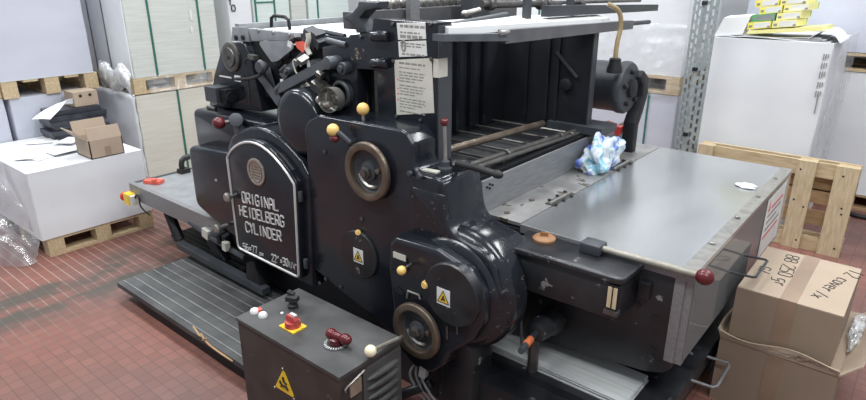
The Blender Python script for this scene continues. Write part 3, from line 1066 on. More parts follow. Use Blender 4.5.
# cables on the stand
m = MB()
m.tube([Q(236, 79, 'y', 1.83), Q(248, 79, 'y', 1.82), Q(259, 76, 'y', 1.80), Q(263, 72, 'y', 1.80)], .009, 8, smooth=2)
m.tube([Q(252, 57, 'y', 1.82), Q(244, 60, 'y', 1.82), Q(248, 75, 'y', 1.82), Q(250, 105, 'y', 1.82)], .005, 6, smooth=2)
m.build('stand_cable', RUBBER, PR)
m = MB()
a = Q(261, 67, 'y', 1.80)
m.lathe([(0, -.02), (.028, -.016), (.036, 0), (.028, .016), (.02, .03), (0, .03)], a, (0, 1, 0), 18)
m.build('round_knob', CAST, PR)
m = MB()
m.obox(Q(253, 57, 'y', 1.80), (.05, .03, .022), (0, .1, 0), .006)
m.build('knurled_clamp', IRON, PR)

# feeder side plates and top table
YP = 1.88
pp = XZ([(232, 27), (248, 27), (249, 42), (231, 41)], YP)
m = MB().prism(pp, 'y', YP, YP + .02, .003, 2)
m.build('grey_end_plate', GREYST, PR)
m = MB()
for px in (236.5, 243.5):
    a = Q(px, 37.5, 'y', YP)
    m.cyl(a, a + Vector((0, -.01, 0)), .013, seg=12, bev=.003)
    m.nxt()
m.build_each('plate_bolt', DARK, PR)
pp = XZ([(251, 28), (297, 33), (298, 37), (291, 41), (255, 40)], YP)
MB().prism(pp, 'y', YP - .02, YP + .02, .003, 2).build('side_guide_plate', GREYST, PR)
m = MB()
for px, py in ((258, 30.5), (273, 32.5), (289, 35)):
    a = Q(px, py, 'y', YP - .02)
    m.cyl(a, a + Vector((0, -.006, 0)), .009, seg=10)
    m.nxt()
m.build_each('guide_screw', STEEL, PR)
pp = XZ([(257, 41), (291, 41), (294, 48), (278, 61), (272, 62)], YP - .03)
MB().prism(rnd(pp, .02), 'y', YP - .032, YP - .026).build('triangular_guard', GREYST, PR)
m = MB()
m.tube([Q(271.5, 27, 'y', 1.95), Q(271.5, 18, 'y', 1.95), Q(274.5, 15.5, 'y', 1.95), Q(285, 17, 'y', 1.95), Q(288.5, 20, 'y', 1.95), Q(290, 30, 'y', 1.95)], .009, 8)
m.build('bow_handle', DARK, PR)
# feed table: white board top, steel lip
ft = [Q(246, 27.5, 'z', 1.50), Q(340, 31.5, 'z', 1.49), Q(357, 20.5, 'z', 1.50), Q(246, 24, 'z', 1.50)]
m = MB()
m.box(-2.88, -2.10, 1.96, 2.75, 1.462, 1.478, .004)
m.build('feed_table', SHEET, PR)
m = MB()
m.box(-2.93, -2.08, 1.925, 1.965, 1.435, 1.485, .004)
m.build('table_front_lip', CAST, PR)
m = MB()
m.box(-2.98, -2.945, 1.93, 2.80, 1.45, 1.505, .004)
m.build('table_rear_lip', GREYST, PR)
m = MB()
m.tube([(-2.95, 2.78, 1.50), (-2.3, 2.82, 1.56)], .018, 8)
m.build('table_back_rail', IRON, PR)

# arms, rods, knuckles between the stand and the frame
m = MB()
a, b = Q(284, 87, 'y', 1.78), Q(330, 62.5, 'y', 1.76)
m.hexa([a + Vector((-.02, -.02, -.030)), b + Vector((0, -.02, -.022)), b + Vector((0, .02, -.022)), a + Vector((-.02, .02, -.030))],
       [a + Vector((-.02, -.02, .016)), b + Vector((0, -.02, .022)), b + Vector((0, .02, .022)), a + Vector((-.02, .02, .016))], .008)
m.cyl(b + Vector((.01, -.03, 0)), b + Vector((.01, .06, 0)), .028, seg=20, bev=.006)
m.build('feeder_arm', ARMG, PR)
m = MB()
m.tube([Q(283, 85, 'y', 1.78), Q(278, 90, 'y', 1.78), Q(279, 95, 'y', 1.78)], .022, 8, smooth=1)
m.build('arm_foot', CAST, PR)
m = MB()
m.hexa(*[[Q(*p, 'y', yy) for p in ((279, 74), (303, 50), (309, 54), (284, 80))] for yy in (1.86, 1.90)])
m.build('gripper_arm', ARMG, PR)
m = MB()
m.hexa(*[[Q(*p, 'y', yy) for p in ((256, 76), (262, 74), (286, 104), (277, 106))] for yy in (1.84, 1.87)])
m.nxt()
m.hexa(*[[Q(*p, 'y', yy) for p in ((265, 68), (270, 67), (277, 92), (270, 93))] for yy in (1.86, 1.90)])
m.nxt()
m.build_each('link_bar', ARMG, PR)
m = MB()
for p1, p2, y in (((262, 60), (272, 80), 1.92), ((296, 78), (312, 60), 1.92), ((281, 71), (286, 66), 1.82), ((316, 30), (345, 36), 1.95)):
    m.tube([Q(*p1, 'y', y), Q(*p2, 'y', y)], .011, 8)
    m.nxt()
m.build_each('link_rod', CAST, PR)
MB().box(*(lambda p, q: (p.x, q.x, 1.905, 1.93, q.z, p.z))(Q(246, 40, 'y', 1.92), Q(350, 112, 'y', 1.92))).build('feeder_inner_plate', DARK, PR)
m = MB()
for px, py, r, y, l in ((276, 58, .045, 1.895, .02), (282, 55, .022, 1.87, .03), (313, 66, .03, 1.84, .05), (341, 69, .028, 1.76, .05), (323, 78, .036, 1.79, .05), (313, 95, .034, 1.79, .05), (286, 72, .02, 1.80, .06)):
    a = Q(px, py, 'y', y)
    m.cyl(a, a + Vector((0, l, 0)), r, seg=22, bev=.006)
    m.cyl(a + Vector((0, -.012, 0)), a, r * .55, seg=14, bev=.003)
    m.nxt()
m.build_each('pivot_boss', CAST, PR)
m = MB()
for px, py, s in ((319, 86, .055), (327, 92, .04), (331, 102, .05), (322, 73, .03), (303, 60, .03)):
    a = Q(px, py, 'y', 1.75)
    m.obox(a, (s, .05, s * .8), (.4, .5, .2), .008)
    m.nxt()
m.build_each('catch_block', IRON, PR)
a = Q(335, 99, 'y', 1.72)
m = MB()
m.lathe([(.052, .05), (.052, .0), (.046, -.006), (.03, -.006), (.028, -.02), (0, -.02)], a, (.25, -1, .05), 32)
m.build('adjusting_knob', STEEL, PR)
m = MB()
m.lathe([(.060, .06), (.060, .0), (.054, -.006), (.046, -.006), (.044, .01)], a + Vector((-.03, .06, .008)), (0, 1, 0), 32)
m.build('knob_housing', CAST, PR)
m = MB()
m.tube([Q(320, 100, 'y', 1.70), Q(326, 105, 'y', 1.68), Q(331, 104, 'y', 1.68)], .014, 8, smooth=1)
m.sphere(Q(320, 100, 'y', 1.70), .02)
m.build('adjusting_lever', STEEL, PR)
m = MB()
a = Q(301, 46, 'y', 1.86)
m.hexa(*[[Q(*p, 'y', yy) for p in ((295, 42), (303, 41), (308, 45), (303, 53), (297, 48))] for yy in (1.82, 1.87)], bev=.004)
m.build('red_guide', CORAL, PR)
m = MB()
for pts in (((280, 79), (283, 79), (284, 86), (281, 86)), ((306, 60), (309, 60), (311, 69), (308, 70)), ((288, 40), (292, 43), (291, 48), (287, 46))):
    m.hexa(*[[Q(*p, 'y', yy) for p in pts] for yy in (1.765, 1.77)])
    m.nxt()
m.build_each('paper_marker', LABELW, PR)
m = MB()
m.tube([Q(297, 66 + 3 * math.sin(i), 'y', 1.83) + Vector((.03 * math.cos(i * .7), 0, .035 * math.sin(i * .7))) for i in range(9)], .004, 6)
m.tube([Q(308, 33, 'y', 1.83), Q(309, 40, 'y', 1.83), Q(306, 46, 'y', 1.83), Q(310, 55, 'y', 1.83)], .012, 7, smooth=1)
m.build('thin_hose', LABELD, PR)
m = MB()
for px, py, r in ((311, 33, .03), (318, 35, .025), (315, 40, .04), (320, 42, .03), (309, 41, .022)):
    a = Q(px, py, 'y', 1.88)
    m.obox(a, (r * 1.5, .06, r * 1.3), (.2, .5, .1), .008)
m.build('sheet_gripper', CAST, PR)
a, b = Q(327, 40, 'y', 1.80), Q(346, 45, 'y', 1.80)
MB().tube([a, b], .012, 10).build('gripper_bar', ARMG, PR)

# top beam, bead roller, angled bracket
m = MB()
m.box(-2.06, -1.985, 1.87, 3.15, 1.53, 1.60, .006)
m.build('cross_beam', BARG, PR)
br = MB()
P0 = [(343, 19), (345, 15.5), (352, 12), (357, 6), (358, 1), (378, 2), (377, 8), (365, 11), (359, 18), (366, 28), (367, 33), (356, 33), (352, 23), (346, 21)]
br.prism(XZ([(p[0], p[1]) for p in P0], 1.83), 'y', 1.83, 1.90, .008, 2)
br.build('angled_bracket', CAST, PR)
m = MB()
for k in range(24):
    y = 2.0 + k * .052
    c = Vector((-2.02, y, 1.628))
    m.lathe([(.008, -.022), (.026, -.013), (.026, .013), (.008, .022)], c, (0, 1, 0), 12)
m.cyl((-2.02, 1.95, 1.628), (-2.02, 3.3, 1.628), .010)
m.build('bead_roller', STEEL, PR)
m = MB()
for a, b in ((412, 12), ):
    c = Q(a, b, 'x', -1.96)
    m.box(c.x - .01, c.x + .02, c.y - .032, c.y + .032, 1.53, 1.78, .004)
    m.nxt()
m.build_each('roller_post', PLATE, PR)
m = MB()
c = Q(470, 6, 'x', -1.9)
m.box(c.x - .02, c.x + .05, c.y - .05, c.y + .10, 1.5, 1.80, .006)
m.build('dark_roller_post', CAST, PR)
m = MB()
for px in (527, 570):
    c = Q(px, 8, 'x', -1.5)
    m.box(c.x - .012, c.x + .012, c.y - .02, c.y + .02, 1.53, 1.75, .003)
    m.nxt()
m.build_each('rod_hanger', CAST, PR)
m = MB()
m.cyl(Q(482, 4.5, 'x', -1.62), Q(560, 3.5, 'x', -1.62), .016, seg=14)
m.cyl(Q(560, 2.5, 'x', -1.62), Q(640, .5, 'x', -1.62), .010, seg=10)
for px in (490, 541, 547, 580):
    a = Q(px, 4, 'x', -1.62)
    m.cyl(a + Vector((0, -.02, 0)), a + Vector((0, .02, 0)), .028, seg=14, bev=.004)
m.build('shaft_with_collars', IRON, PR)
a = Q(465, 14, 'x', -1.75)
m = MB()
m.cyl(a, a + Vector((0, .11, .012)), .014, seg=10)
m.sphere(a, .018)
m.build('wing_nut', STEEL, PR)

# delivery opening: back wall, ribs, far frame, floor grid
m = MB()
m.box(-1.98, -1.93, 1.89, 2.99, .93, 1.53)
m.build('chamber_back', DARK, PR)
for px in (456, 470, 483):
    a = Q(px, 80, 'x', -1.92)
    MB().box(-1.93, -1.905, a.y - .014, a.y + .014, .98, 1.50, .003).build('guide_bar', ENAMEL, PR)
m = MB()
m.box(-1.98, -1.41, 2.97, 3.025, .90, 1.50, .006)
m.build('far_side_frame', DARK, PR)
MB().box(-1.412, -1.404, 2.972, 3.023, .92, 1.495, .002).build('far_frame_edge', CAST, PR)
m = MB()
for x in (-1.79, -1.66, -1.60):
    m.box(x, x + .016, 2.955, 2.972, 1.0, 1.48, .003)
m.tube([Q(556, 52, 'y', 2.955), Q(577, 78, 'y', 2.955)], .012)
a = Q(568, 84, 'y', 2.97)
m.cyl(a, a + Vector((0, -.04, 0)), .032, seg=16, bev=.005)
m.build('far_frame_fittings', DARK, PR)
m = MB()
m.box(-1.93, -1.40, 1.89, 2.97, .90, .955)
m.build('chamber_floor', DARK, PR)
m = MB()
for i in range(6):
    y = 2.02 + i * .165
    m.tube([(-1.92, y, .975), (-1.42, y + .02, .972)], .007, 6)
    m.nxt()
m.build_each('grid_wire', IRON, PR)
m = MB()
m.cyl(Q(444, 151, 'x', -1.52), Q(543, 123.5, 'x', -1.54), .017, seg=14, bev=.004)
m.build('cross_bar', BRASS, PR)
m = MB()
m.cyl(Q(470, 165, 'x', -1.45), Q(592, 125.5, 'x', -1.45), .013, seg=14)
m.nxt()
m.cyl(Q(478, 167, 'x', -1.425), Q(600, 126, 'x', -1.425), .011, seg=14)
m.nxt()
for px, py in ((507, 154), (560, 136.5)):
    a = Q(px, py, 'x', -1.445)
    m.cyl(a + Vector((0, -.016, 0)), a + Vector((0, .016, 0)), .024, seg=12, bev=.004)
    m.nxt()
m.build_each('double_bar', IRON, PR)
# ledge at the far end of the opening
m = MB()
m.box(-1.62, -1.30, 2.93, 3.12, .96, 1.0, .008)
m.build('far_ledge', CAST, PR)

# white delivery board on top and its front bar
m = MB()
pts = [(-1.55, 1.87, 1.585), (-1.445, 1.83, 1.567), (-1.40, 3.12, 1.540), (-1.53, 3.12, 1.565)]
m.hexa([Vector(p) - Vector((0, 0, .028)) for p in pts], [Vector(p) for p in pts], .003)
m.build('white_board', WHITEP, PR)
a, b = Q(502, 34.5, 'x', -1.405), Q(630, 23.5, 'x', -1.395)
m = MB()
m.hexa([a + Vector((-.02, 0, -.035)), b + Vector((-.02, 0, -.028)), b + Vector((.02, 0, -.028)), a + Vector((.02, 0, -.035))],
       [a + Vector((-.02, 0, .018)), b + Vector((-.02, 0, .016)), b + Vector((.02, 0, .016)), a + Vector((.02, 0, .018))], .004)
m.build('front_bar', BARG, PR)
a2 = Q(439, 37, 'x', -1.405)
m = MB()
m.hexa([a2 + Vector((-.03, 0, -.014)), a + Vector((-.03, .02, -.026)), a + Vector((.024, .02, -.026)), a2 + Vector((.024, 0, -.014))],
       [a2 + Vector((-.03, 0, .010)), a + Vector((-.03, .02, .003)), a + Vector((.024, .02, .003)), a2 + Vector((.024, 0, .010))], .006)
m.build('dark_front_bar', ARMG, PR)
MB().cyl(a + Vector((.03, -.06, .012)), a + Vector((.03, .0, .012)), .010, seg=12, bev=.003).build('bar_pin', STEEL, PR)
MB().cyl(b + Vector((0, -.02, 0)), Q(649, 22, 'x', -1.395), .012, seg=12).build('bar_end_rod', CAST, PR)
m = MB()
m.cyl(Q(437, 30, 'x', -1.50), Q(506, 16.5, 'x', -1.56), .02, seg=12)
a, b = Q(545, 10, 'x', -1.47), Q(655, 7.2, 'x', -1.45)
m.hexa([a + Vector((-.02, 0, -.03)), b + Vector((-.02, 0, -.02)), b + Vector((.02, 0, -.02)), a + Vector((.02, 0, -.03))],
       [a + Vector((-.02, 0, .02)), b + Vector((-.02, 0, .016)), b + Vector((.02, 0, .016)), a + Vector((.02, 0, .02))], .006)
m.build('upper_rail', CAST, PR)

# motor on the far frame with bracket and conduit
a = Q(612, 86, 'y', 3.25)
mt = MB().lathe([(0, -.20), (.125, -.20), (.135, -.18), (.135, .06), (.142, .07), (.142, .10), (.132, .115), (.10, .12), (0, .12)], (-1.42, 3.25, a.z), (1, 0, 0), 48).build('delivery_motor', CAST, PR, ang=40)
m = MB()
for k in range(5):
    t = k * 2 * math.pi / 5 + .4
    c = Vector((-1.30, 3.25 + .09 * math.cos(t), a.z + .09 * math.sin(t)))
    m.cyl(c, c + Vector((.02, 0, 0)), .014, seg=10, bev=.003)
    m.nxt()
m.lathe([(.05, 0), (.05, .02), (.02, .03), (0, .03)], (-1.30, 3.25, a.z), (1, 0, 0), 24)
m.nxt()
m.build_each('motor_end_bolt', DARK, mt)
m = MB()
hk = [(3.34, a.z + .09), (3.43, a.z + .04), (3.45, a.z - .05), (3.40, a.z - .16), (3.36, a.z - .22), (3.36, a.z - .40), (3.30, a.z - .40), (3.30, a.z - .20), (3.34, a.z - .14), (3.37, a.z - .06), (3.36, a.z), (3.31, a.z + .05)]
m.prism(rnd(hk, .015, 3), 'x', -1.34, -1.27, .008, 2)
m.build('curved_bracket', DARK, PR)
MB().lathe([(.04, 0), (.04, .02), (.03, .05), (.03, .07), (.02, .075), (0, .075)], Q(617, 66, 'x', -1.33) + Vector((0, -.03, -.03)), (0, 0, 1), 20).build('conduit_gland', DARK, mt)
c0 = Q(617, 66, 'x', -1.33) + Vector((0, -.03, .03))
m = MB()
m.tube([c0, c0 + Vector((-.005, .01, .09)), c0 + Vector((.0, .035, .17)), c0 + Vector((-.01, .02, .25)), c0 + Vector((-.06, -.02, .28))], .0125, 10, smooth=2)
m.build('conduit_hose', HOSE, mt)
MB().obox(Q(613, 128, 'y', 3.3), (.10, .05, .05), (0, .2, 0), .015).build('red_stop_cover', RED, PR)

# -- delivery table: upright plate, hinge strip, lid, acrylic end
m = MB()
m.box(-1.385, -1.372, 1.975, 3.42, .80, .945, .002)
m.build('upright_plate', PLATE, PR)
m = MB()
for dy, dz in ((.03, -.02), (.05, -.03), (.07, -.02), (.05, -.012)):
    m.cyl((-1.372, 1.975 + dy, .935 + dz), (-1.366, 1.975 + dy, .935 + dz), .005, seg=8)
    m.nxt()
m.build_each('plate_rivet', DARK, PR)
m = MB()
m.box(-1.40, -1.195, 2.0, 3.53, .786, .80, .002)
m.build('hinge_strip', STRIP, PR)
m = MB()
for y in (2.05, 2.25):
    m.cyl((-1.30, y + .01, .80), (-1.30, y + .01, .806), .014, seg=12, bev=.003)
    m.nxt()
m.build_each('strip_screw', BRASS, PR)
for py in (2.36, 3.02):
    h = MB().box(-1.232, -1.188, py - .10, py + .10, .80, .804, .001).build('lid_hinge', IRON, PR)
    MB().cyl((-1.21, py - .10, .807), (-1.21, py + .10, .807), .0075, seg=12).build('hinge_pin', STEEL, h)
    m = MB()
    for k in range(6):
        m.cyl((-1.236 if k % 2 else -1.184, py - .09 + .036 * k, .803), (-1.236 if k % 2 else -1.184, py - .09 + .036 * k, .809), .009, seg=10, bev=.002)
        m.nxt()
    m.build_each('hinge_screw', DARK, h)
ld = MB().box(-1.19, -.497, 1.995, 3.53, .780, .800, .003).build('guard_lid', LID, PR)
MB().box(-1.19, -.497, 1.989, 1.995, .765, .8, .001).build('lid_front_edge', PLATE, ld)
MB().box(-.548, -.4965, 1.995, 3.531, .8002, .8025, .001).build('lid_edge_strip', STEEL, ld)
m = MB()
for y in (2.28, 2.62, 2.96, 3.3):
    m.cyl((-.53, y, .803), (-.53, y, .810), .011, seg=12, bev=.003)
    m.nxt()
m.build_each('edge_screw', STEEL, ld)
ap = MB().box(-.502, -.497, 2.0, 3.52, .44, .782).build('acrylic_end_panel', ACRYL, PR)
MB().box(-.530, -.499, 1.995, 2.025, .43, .785, .002).build('panel_front_strip', PLATE, PR)
MB().box(-.560, -.525, 1.990, 2.0, .43, .785, .001).build('panel_flange', PLATE, PR)
a, b = Q(768.5, 186, 'x', -.495), Q(781, 240, 'x', -.495)
wn = MB().box(-.495, -.4942, 3.02, 3.42, .47, .775).build('warning_notice', LABELW, PR)
m = MB()
rng = random.Random(5)
textlines(m, (-.4942, 3.13, .70), (0, 1, 0), (0, 0, 1), (1, 0, 0), .24, [(0, .013, 1)], rng)
textlines(m, (-.4942, 3.05, .565), (0, 1, 0), (0, 0, 1), (1, 0, 0), .30, [(0, .013, 1)], rng)
m.prism([(3.06, .70), (3.10, .70), (3.085, .76)], 'x', -.4942, -.4936)
m.build('red_notice_text', REDINK, wn)
m = MB()
textlines(m, (-.4942, 3.07, .67), (0, 1, 0), (0, 0, 1), (1, 0, 0), .30, [(0, .013, .9), (.034, .013, .7), (.07, .013, .95)], rng)
m.build('black_notice_text', INK, wn)


def bow(pts, r, name, m, parent):
    return MB().tube(pts, r, 8).build(name, m, parent)


h1 = [Vector((-.498, 2.52, .60)), Vector((-.415, 2.52, .605)), Vector((-.405, 2.53, .605)), Vector((-.405, 2.72, .605)), Vector((-.415, 2.73, .605)), Vector((-.498, 2.73, .60))]
bow(h1, .0055, 'panel_handle', CAST, ap)
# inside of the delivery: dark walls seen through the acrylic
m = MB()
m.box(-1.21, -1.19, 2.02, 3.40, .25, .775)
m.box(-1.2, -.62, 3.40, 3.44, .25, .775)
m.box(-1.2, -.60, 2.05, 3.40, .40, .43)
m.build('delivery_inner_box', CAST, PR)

# -- delivery side casting, oil tank, rod with maroon knob
m = MB()
m.prism(rnd([(-1.34, .265), (-1.34, .775), (-.53, .775), (-.53, .40), (-.555, .372), (-.62, .350)], [0, 0, 0, .02, .02, .02]), 'y', 1.995, 2.05, .004, 2)
m.build('delivery_side_casting', WORN, PR)
m = MB()
for px, py in ((655, 318), (653, 350), (638, 305)):
    a = Q(px, py, 'y', 1.995)
    m.cyl(a, a + Vector((0, -.003, 0)), .012, seg=14)
    m.nxt()
m.build_each('casting_hole', BLACK, PR)
tz = .785
m = MB()
tp = [Q(*p, 'z', tz) for p in ((512, 243), (558, 231), (642, 266), (604, 284))]
m.prism(rnd([(-1.120, 1.805), (-1.155, 2.0), (-.672, 2.0), (-.678, 1.815)], [.02, 0, .01, .035]), 'z', tz - .022, tz, .006, 2)
m.build('tank_lid', WORN, PR)
m = MB()
m.prism(rnd([(-1.105, 1.82), (-1.13, 2.0), (-.685, 2.0), (-.692, 1.83)], [.02, 0, .01, .035]), 'z', .618, tz - .02, .004, 2)
m.build('oil_tank', WORN, PR)
m = MB()
m.box(-.675, -.635, 1.965, 1.996, .66, .72, .006)
m.build('tank_lug', WORN, PR)
a = Q(544, 239.5, 'z', tz)
oc = MB().lathe([(.045, 0), (.045, .008), (.038, .014), (.02, .016), (0, .016)], (a.x, a.y, tz), (0, 0, 1), 32).build('filler_cap', MUSTARD, PR)
MB().obox((a.x, a.y, tz + .022), (.03, .008, .018), (0, 0, .4), .003).build('cap_grip', MUSTARD, oc)
a = Q(607, 297, 'y', 1.745)
sg = MB().box(-.728, -.688, 1.818, 1.836, .655, .755, .003).build('sight_gauge', DARK, PR)
m = MB()
m.box(-.725, -.711, 1.813, 1.82, .67, .748, .002)
m.nxt()
m.box(-.705, -.692, 1.813, 1.82, .67, .748, .002)
m.nxt()
m.build_each('gauge_slip', WOODV, sg)
MB().box(-.733, -.683, 1.811, 1.841, .642, .66, .005).build('gauge_foot', IRON, sg)
rd = MB().cyl((-.835, 1.965, .808), (-.475, 1.965, .812), .0125, seg=16).build('locking_rod', RODM, PR)
MB().sphere((-.462, 1.965, .812), .028, 1.1, 1, 1).build('maroon_knob', MAROON, rd)
MB().prism(rnd([(-.90, 1.93), (-.90, 2.0), (-.82, 2.0), (-.82, 1.93)], .008), 'z', tz, .825, .005, 2).build('rod_socket', CAST, rd)

# side pipes: coupling, oil line and upright post
m = MB()
m.cyl(Q(520, 300, 'y', 1.80), Q(522, 345, 'y', 1.80), .006, seg=10)
m.build('oil_line', CAST, PR)
m = MB()
m.lathe([(.011, 0), (.011, .05), (.017, .055), (.017, .085), (.010, .09)], Q(520, 308, 'y', 1.80), (0, 0, 1), 12)
m.build('line_coupling', CABLE, PR)
a = Q(538, 330, 'y', 1.86)
bs = MB().lathe([(.060, .10), (.060, .08), (.05, .06), (.046, 0), (.040, -.02), (.028, -.026), (0, -.026)], a, (.05, 1, 0), 28).build('shaft_boss', WORN, PR)
e = Q(521, 351, 'y', 1.66)
MB().cyl(a, e, .013, seg=12).build('crank_shaft', CAST, bs)
d = (e - a).normalized()
p1, p2 = a + d * (e - a).length * .45, a + d * (e - a).length * .75
MB().cyl(p1, p2, .0145, seg=12).build('orange_sleeve', ORANGE, bs)
m = MB()
px_ = Q(533, 360, 'y', 1.875).x
m.cyl((px_, 1.875, .235), (px_, 1.875, .42), .022, seg=18)
m.build('upright_post', IRON, PR)

# tray and sledge under the delivery
m = MB()
m.box(-1.30, -.512, 1.84, 2.90, .16, .235, .006)
m.build('delivery_tray', WORN, PR)
m = MB()
m.box(-1.32, -.55, 1.72, 1.84, .10, .20, .008)
m.build('tray_front_beam', WORN, PR)
m = MB()
m.box(-1.28, -.60, 1.93, 2.86, 0.0, .165)
m.build('tray_plinth', DARK, PR)
for px, py in ((478, 372), (533, 400)):
    a = Q(px, py, 'y', 1.72)
    MB().cyl(a, a + Vector((0, -.012, 0)), .015, seg=12, bev=.003).build('beam_bolt', CAST, PR)
h2 = [Vector((-.512, 2.25, .215)), Vector((-.43, 2.25, .22)), Vector((-.42, 2.27, .22)), Vector((-.42, 2.44, .22)), Vector((-.43, 2.46, .22)), Vector((-.512, 2.46, .215))]
bow(h2, .006, 'tray_handle', PLATE, PR)

# -- feed-side table at the left end
FZ = .43
m = MB()
m.box(-4.06, -2.95, 1.72, 2.75, FZ - .02, FZ, .004)
m.build('lower_table_top', GREYST, PR)
m = MB()
m.box(-4.07, -2.95, 1.69, 1.725, FZ - .105, FZ + .004, .006)
m.build('table_side_rail', PLATE, PR)
m = MB()
m.box(-4.075, -4.04, 1.70, 2.40, FZ - .09, FZ + .003, .004)
m.build('table_end_rail', CAST, PR)
m = MB()
a = Q(137, 196, 'y', 1.66)
sb = MB().box(-4.075, -4.00, 1.64, 1.69, .30, .375, .006).build('emergency_stop_box', YEL, PR)
MB().box(-4.00, -3.965, 1.645, 1.69, .305, .37, .004).build('stop_box_base', PAPERC, sb)
MB().cyl((-4.075, 1.665, .337), (-4.10, 1.665, .337), .016).build('button_stem', BLACK, sb)
MB().lathe([(.012, 0), (.030, .004), (.032, .018), (.022, .028), (0, .03)], (-4.095, 1.665, .337), (-1, 0, 0), 24).build('red_button', RED, sb)
MB().tube([(-3.97, 1.67, .35), (-3.95, 1.675, .39), (-3.92, 1.68, .36), (-3.93, 1.675, .30), (-3.86, 1.70, .25)], .005, 7, smooth=2).build('stop_cable', BLACK, PR)
m = MB()
p = [Vector((-4.02, 2.05, FZ)), Vector((-4.02, 2.05, FZ + .08)), Vector((-4.02, 2.08, FZ + .105)), Vector((-4.0, 2.42, FZ + .115)), Vector((-4.0, 2.45, FZ + .09)), Vector((-4.0, 2.46, FZ))]
m.tube(p, .02, 10, smooth=1)
m.build('table_bow_handle', BLACK, PR)
m = MB()
m.box(-4.04, -3.98, 2.02, 2.09, FZ, FZ + .03, .006)
m.build('handle_foot', BLACK, PR)
# underneath the table: sledge, links, legs
m = MB()
m.box(-3.75, -2.9, 1.97, 2.6, 0.0, .30, .02)
m.build('feed_understructure', DARK, PR)
m = MB()
m.tube([Q(168, 210, 'y', 1.74), Q(175, 228, 'y', 1.74), Q(180, 240, 'y', 1.74)], .035, 8)
m.build('understructure_leg', DARK, PR)
m = MB()
m.tube([Q(190, 222, 'y', 1.70), Q(215, 240, 'y', 1.68), Q(245, 258, 'y', 1.66)], .016, 8)
m.nxt()
m.tube([Q(180, 218, 'y', 1.72), Q(212, 226, 'y', 1.70)], .012, 8)
m.nxt()
m.build_each('lower_link', CAST, PR)
m = MB()
m.obox(Q(208, 233, 'y', 1.69), (.06, .045, .055), (0, .2, 0), .008)
m.build('cream_connector', LABELD, PR)
MB().cyl(Q(215, 233, 'y', 1.67), Q(215, 233, 'y', 1.64), .026, seg=16, bev=.004).build('connector_cap', CAST, PR)
a = Q(197, 226, 'y', 1.71)
m = MB()
m.cyl(a, a + Vector((-.06, 0, .01)), .02, seg=12)
m.build('grey_plug', PLATE, PR)
a = Q(226, 246, 'y', 1.65)
MB().obox(a, (.035, .03, .05), (0, .1, 0), .008).build('white_catch', PAPERC, PR)
m = MB()
for dx in (0, .055):
    m.obox(Q(222, 238, 'y', 1.68) + Vector((dx, 0, 0)), (.03, .05, .09), (.2, .2, .1), .01)
m.prism([(-2.92, .10), (-2.95, .32), (-2.70, .40), (-2.2, .36), (-1.6, .32), (-1.6, .05)], 'y', 1.79, 1.98)
m.build('link_casting', DARK, PR)
m = MB()
m.prism(rnd(XZ([(205, 240), (212, 238), (225, 262), (218, 264)], 1.70), .01), 'y', 1.70, 1.75, .006, 2)
m.nxt()
m.prism(rnd(XZ([(246, 262), (254, 262), (262, 292), (246, 284)], 1.66), .01), 'y', 1.66, 1.75, .006, 2)
m.nxt()
m.build_each('foot_bracket', DARK, PR)
# pedal rail in front of the base
m = MB()
ra, rb = Q(176, 243, 'y', 1.64), Q(262, 290, 'y', 1.64)
m.hexa([ra + Vector((0, 0, -.035)), rb + Vector((0, 0, -.035)), rb + Vector((0, .05, -.035)), ra + Vector((0, .05, -.035))],
       [ra, rb, rb + Vector((0, .05, 0)), ra + Vector((0, .05, 0))], .006)
m.build('pedal_rail', CAST, PR)

# ------------------------------------------------------------------ footboards
fb = thing('footboard', 'large ribbed grey rubber footboard on the floor before the lettered cover', 'footboard', (-2.7, 1.5, 0))
fx0, fx1, fy0, fy1, fz = -3.37, -1.99, 1.235, 1.775, .105
m = MB()
m.box(fx0, fx1, fy0, fy1, fz - .028, fz, .006)
m.build('rubber_deck', RUBRIB, fb)
m = MB()
for i in range(9):
    y = fy0 + .035 + i * .0585
    m.box(fx0 + .01, fx1 - .01, y - .004, y + .004, fz - .002, fz + .003, .001, 1)
m.build('deck_ridge', RUBTOP, fb)
m = MB()
m.box(fx0 + .25, fx1 - .02, fy0 + .02, fy0 + .05, 0.0, fz - .027, .004)
m.box(fx0 + .25, fx1 - .02, fy1 - .05, fy1 - .02, 0.0, fz - .027, .004)
m.box(fx0 + .25, fx0 + .29, fy0 + .05, fy1 - .05, 0.02, fz - .027, .004)
m.build('support_frame', DARK, fb)
m = MB()
a = Q(205, 338, 'y', fy0 - .006)
pts = [a + Vector((-.12, .01, .012)), a + Vector((-.05, 0, -.01)), a + Vector((0, -.01, .014)), a + Vector((.02, -.008, -.012)), a + Vector((.10, 0, -.03)), a + Vector((.22, .004, -.035))]
m.tube(pts, .005, 6, smooth=2)
m.tube([a + Vector((-.02, -.006, .02)), a + Vector((.015, -.012, 0)), a + Vector((-.015, -.01, -.012)), a + Vector((.03, -.01, .016))], .0045, 6, smooth=2)
m.build('wire_tie', WOODD, fb)
f2 = thing('footboard', 'small ribbed black footboard half hidden behind the pedal rail at the feed end', 'footboard', (-3.4, 1.85, 0))
m = MB()
m.box(-3.80, -2.96, 1.79, 1.96, .075, .10, .005)
m.build('rubber_deck', RUBRIB, f2)
m = MB()
for i in range(4):
    m.box(-3.79, -2.97, 1.81 + i * .04, 1.816 + i * .04, .098, .103, .001, 1)
m.build('deck_ridge', RUBTOP, f2)
m = MB()
m.box(-3.6, -2.97, 1.80, 1.83, 0, .076)
m.box(-3.6, -2.97, 1.92, 1.95, 0, .076)
m.build('support_frame', DARK, f2)

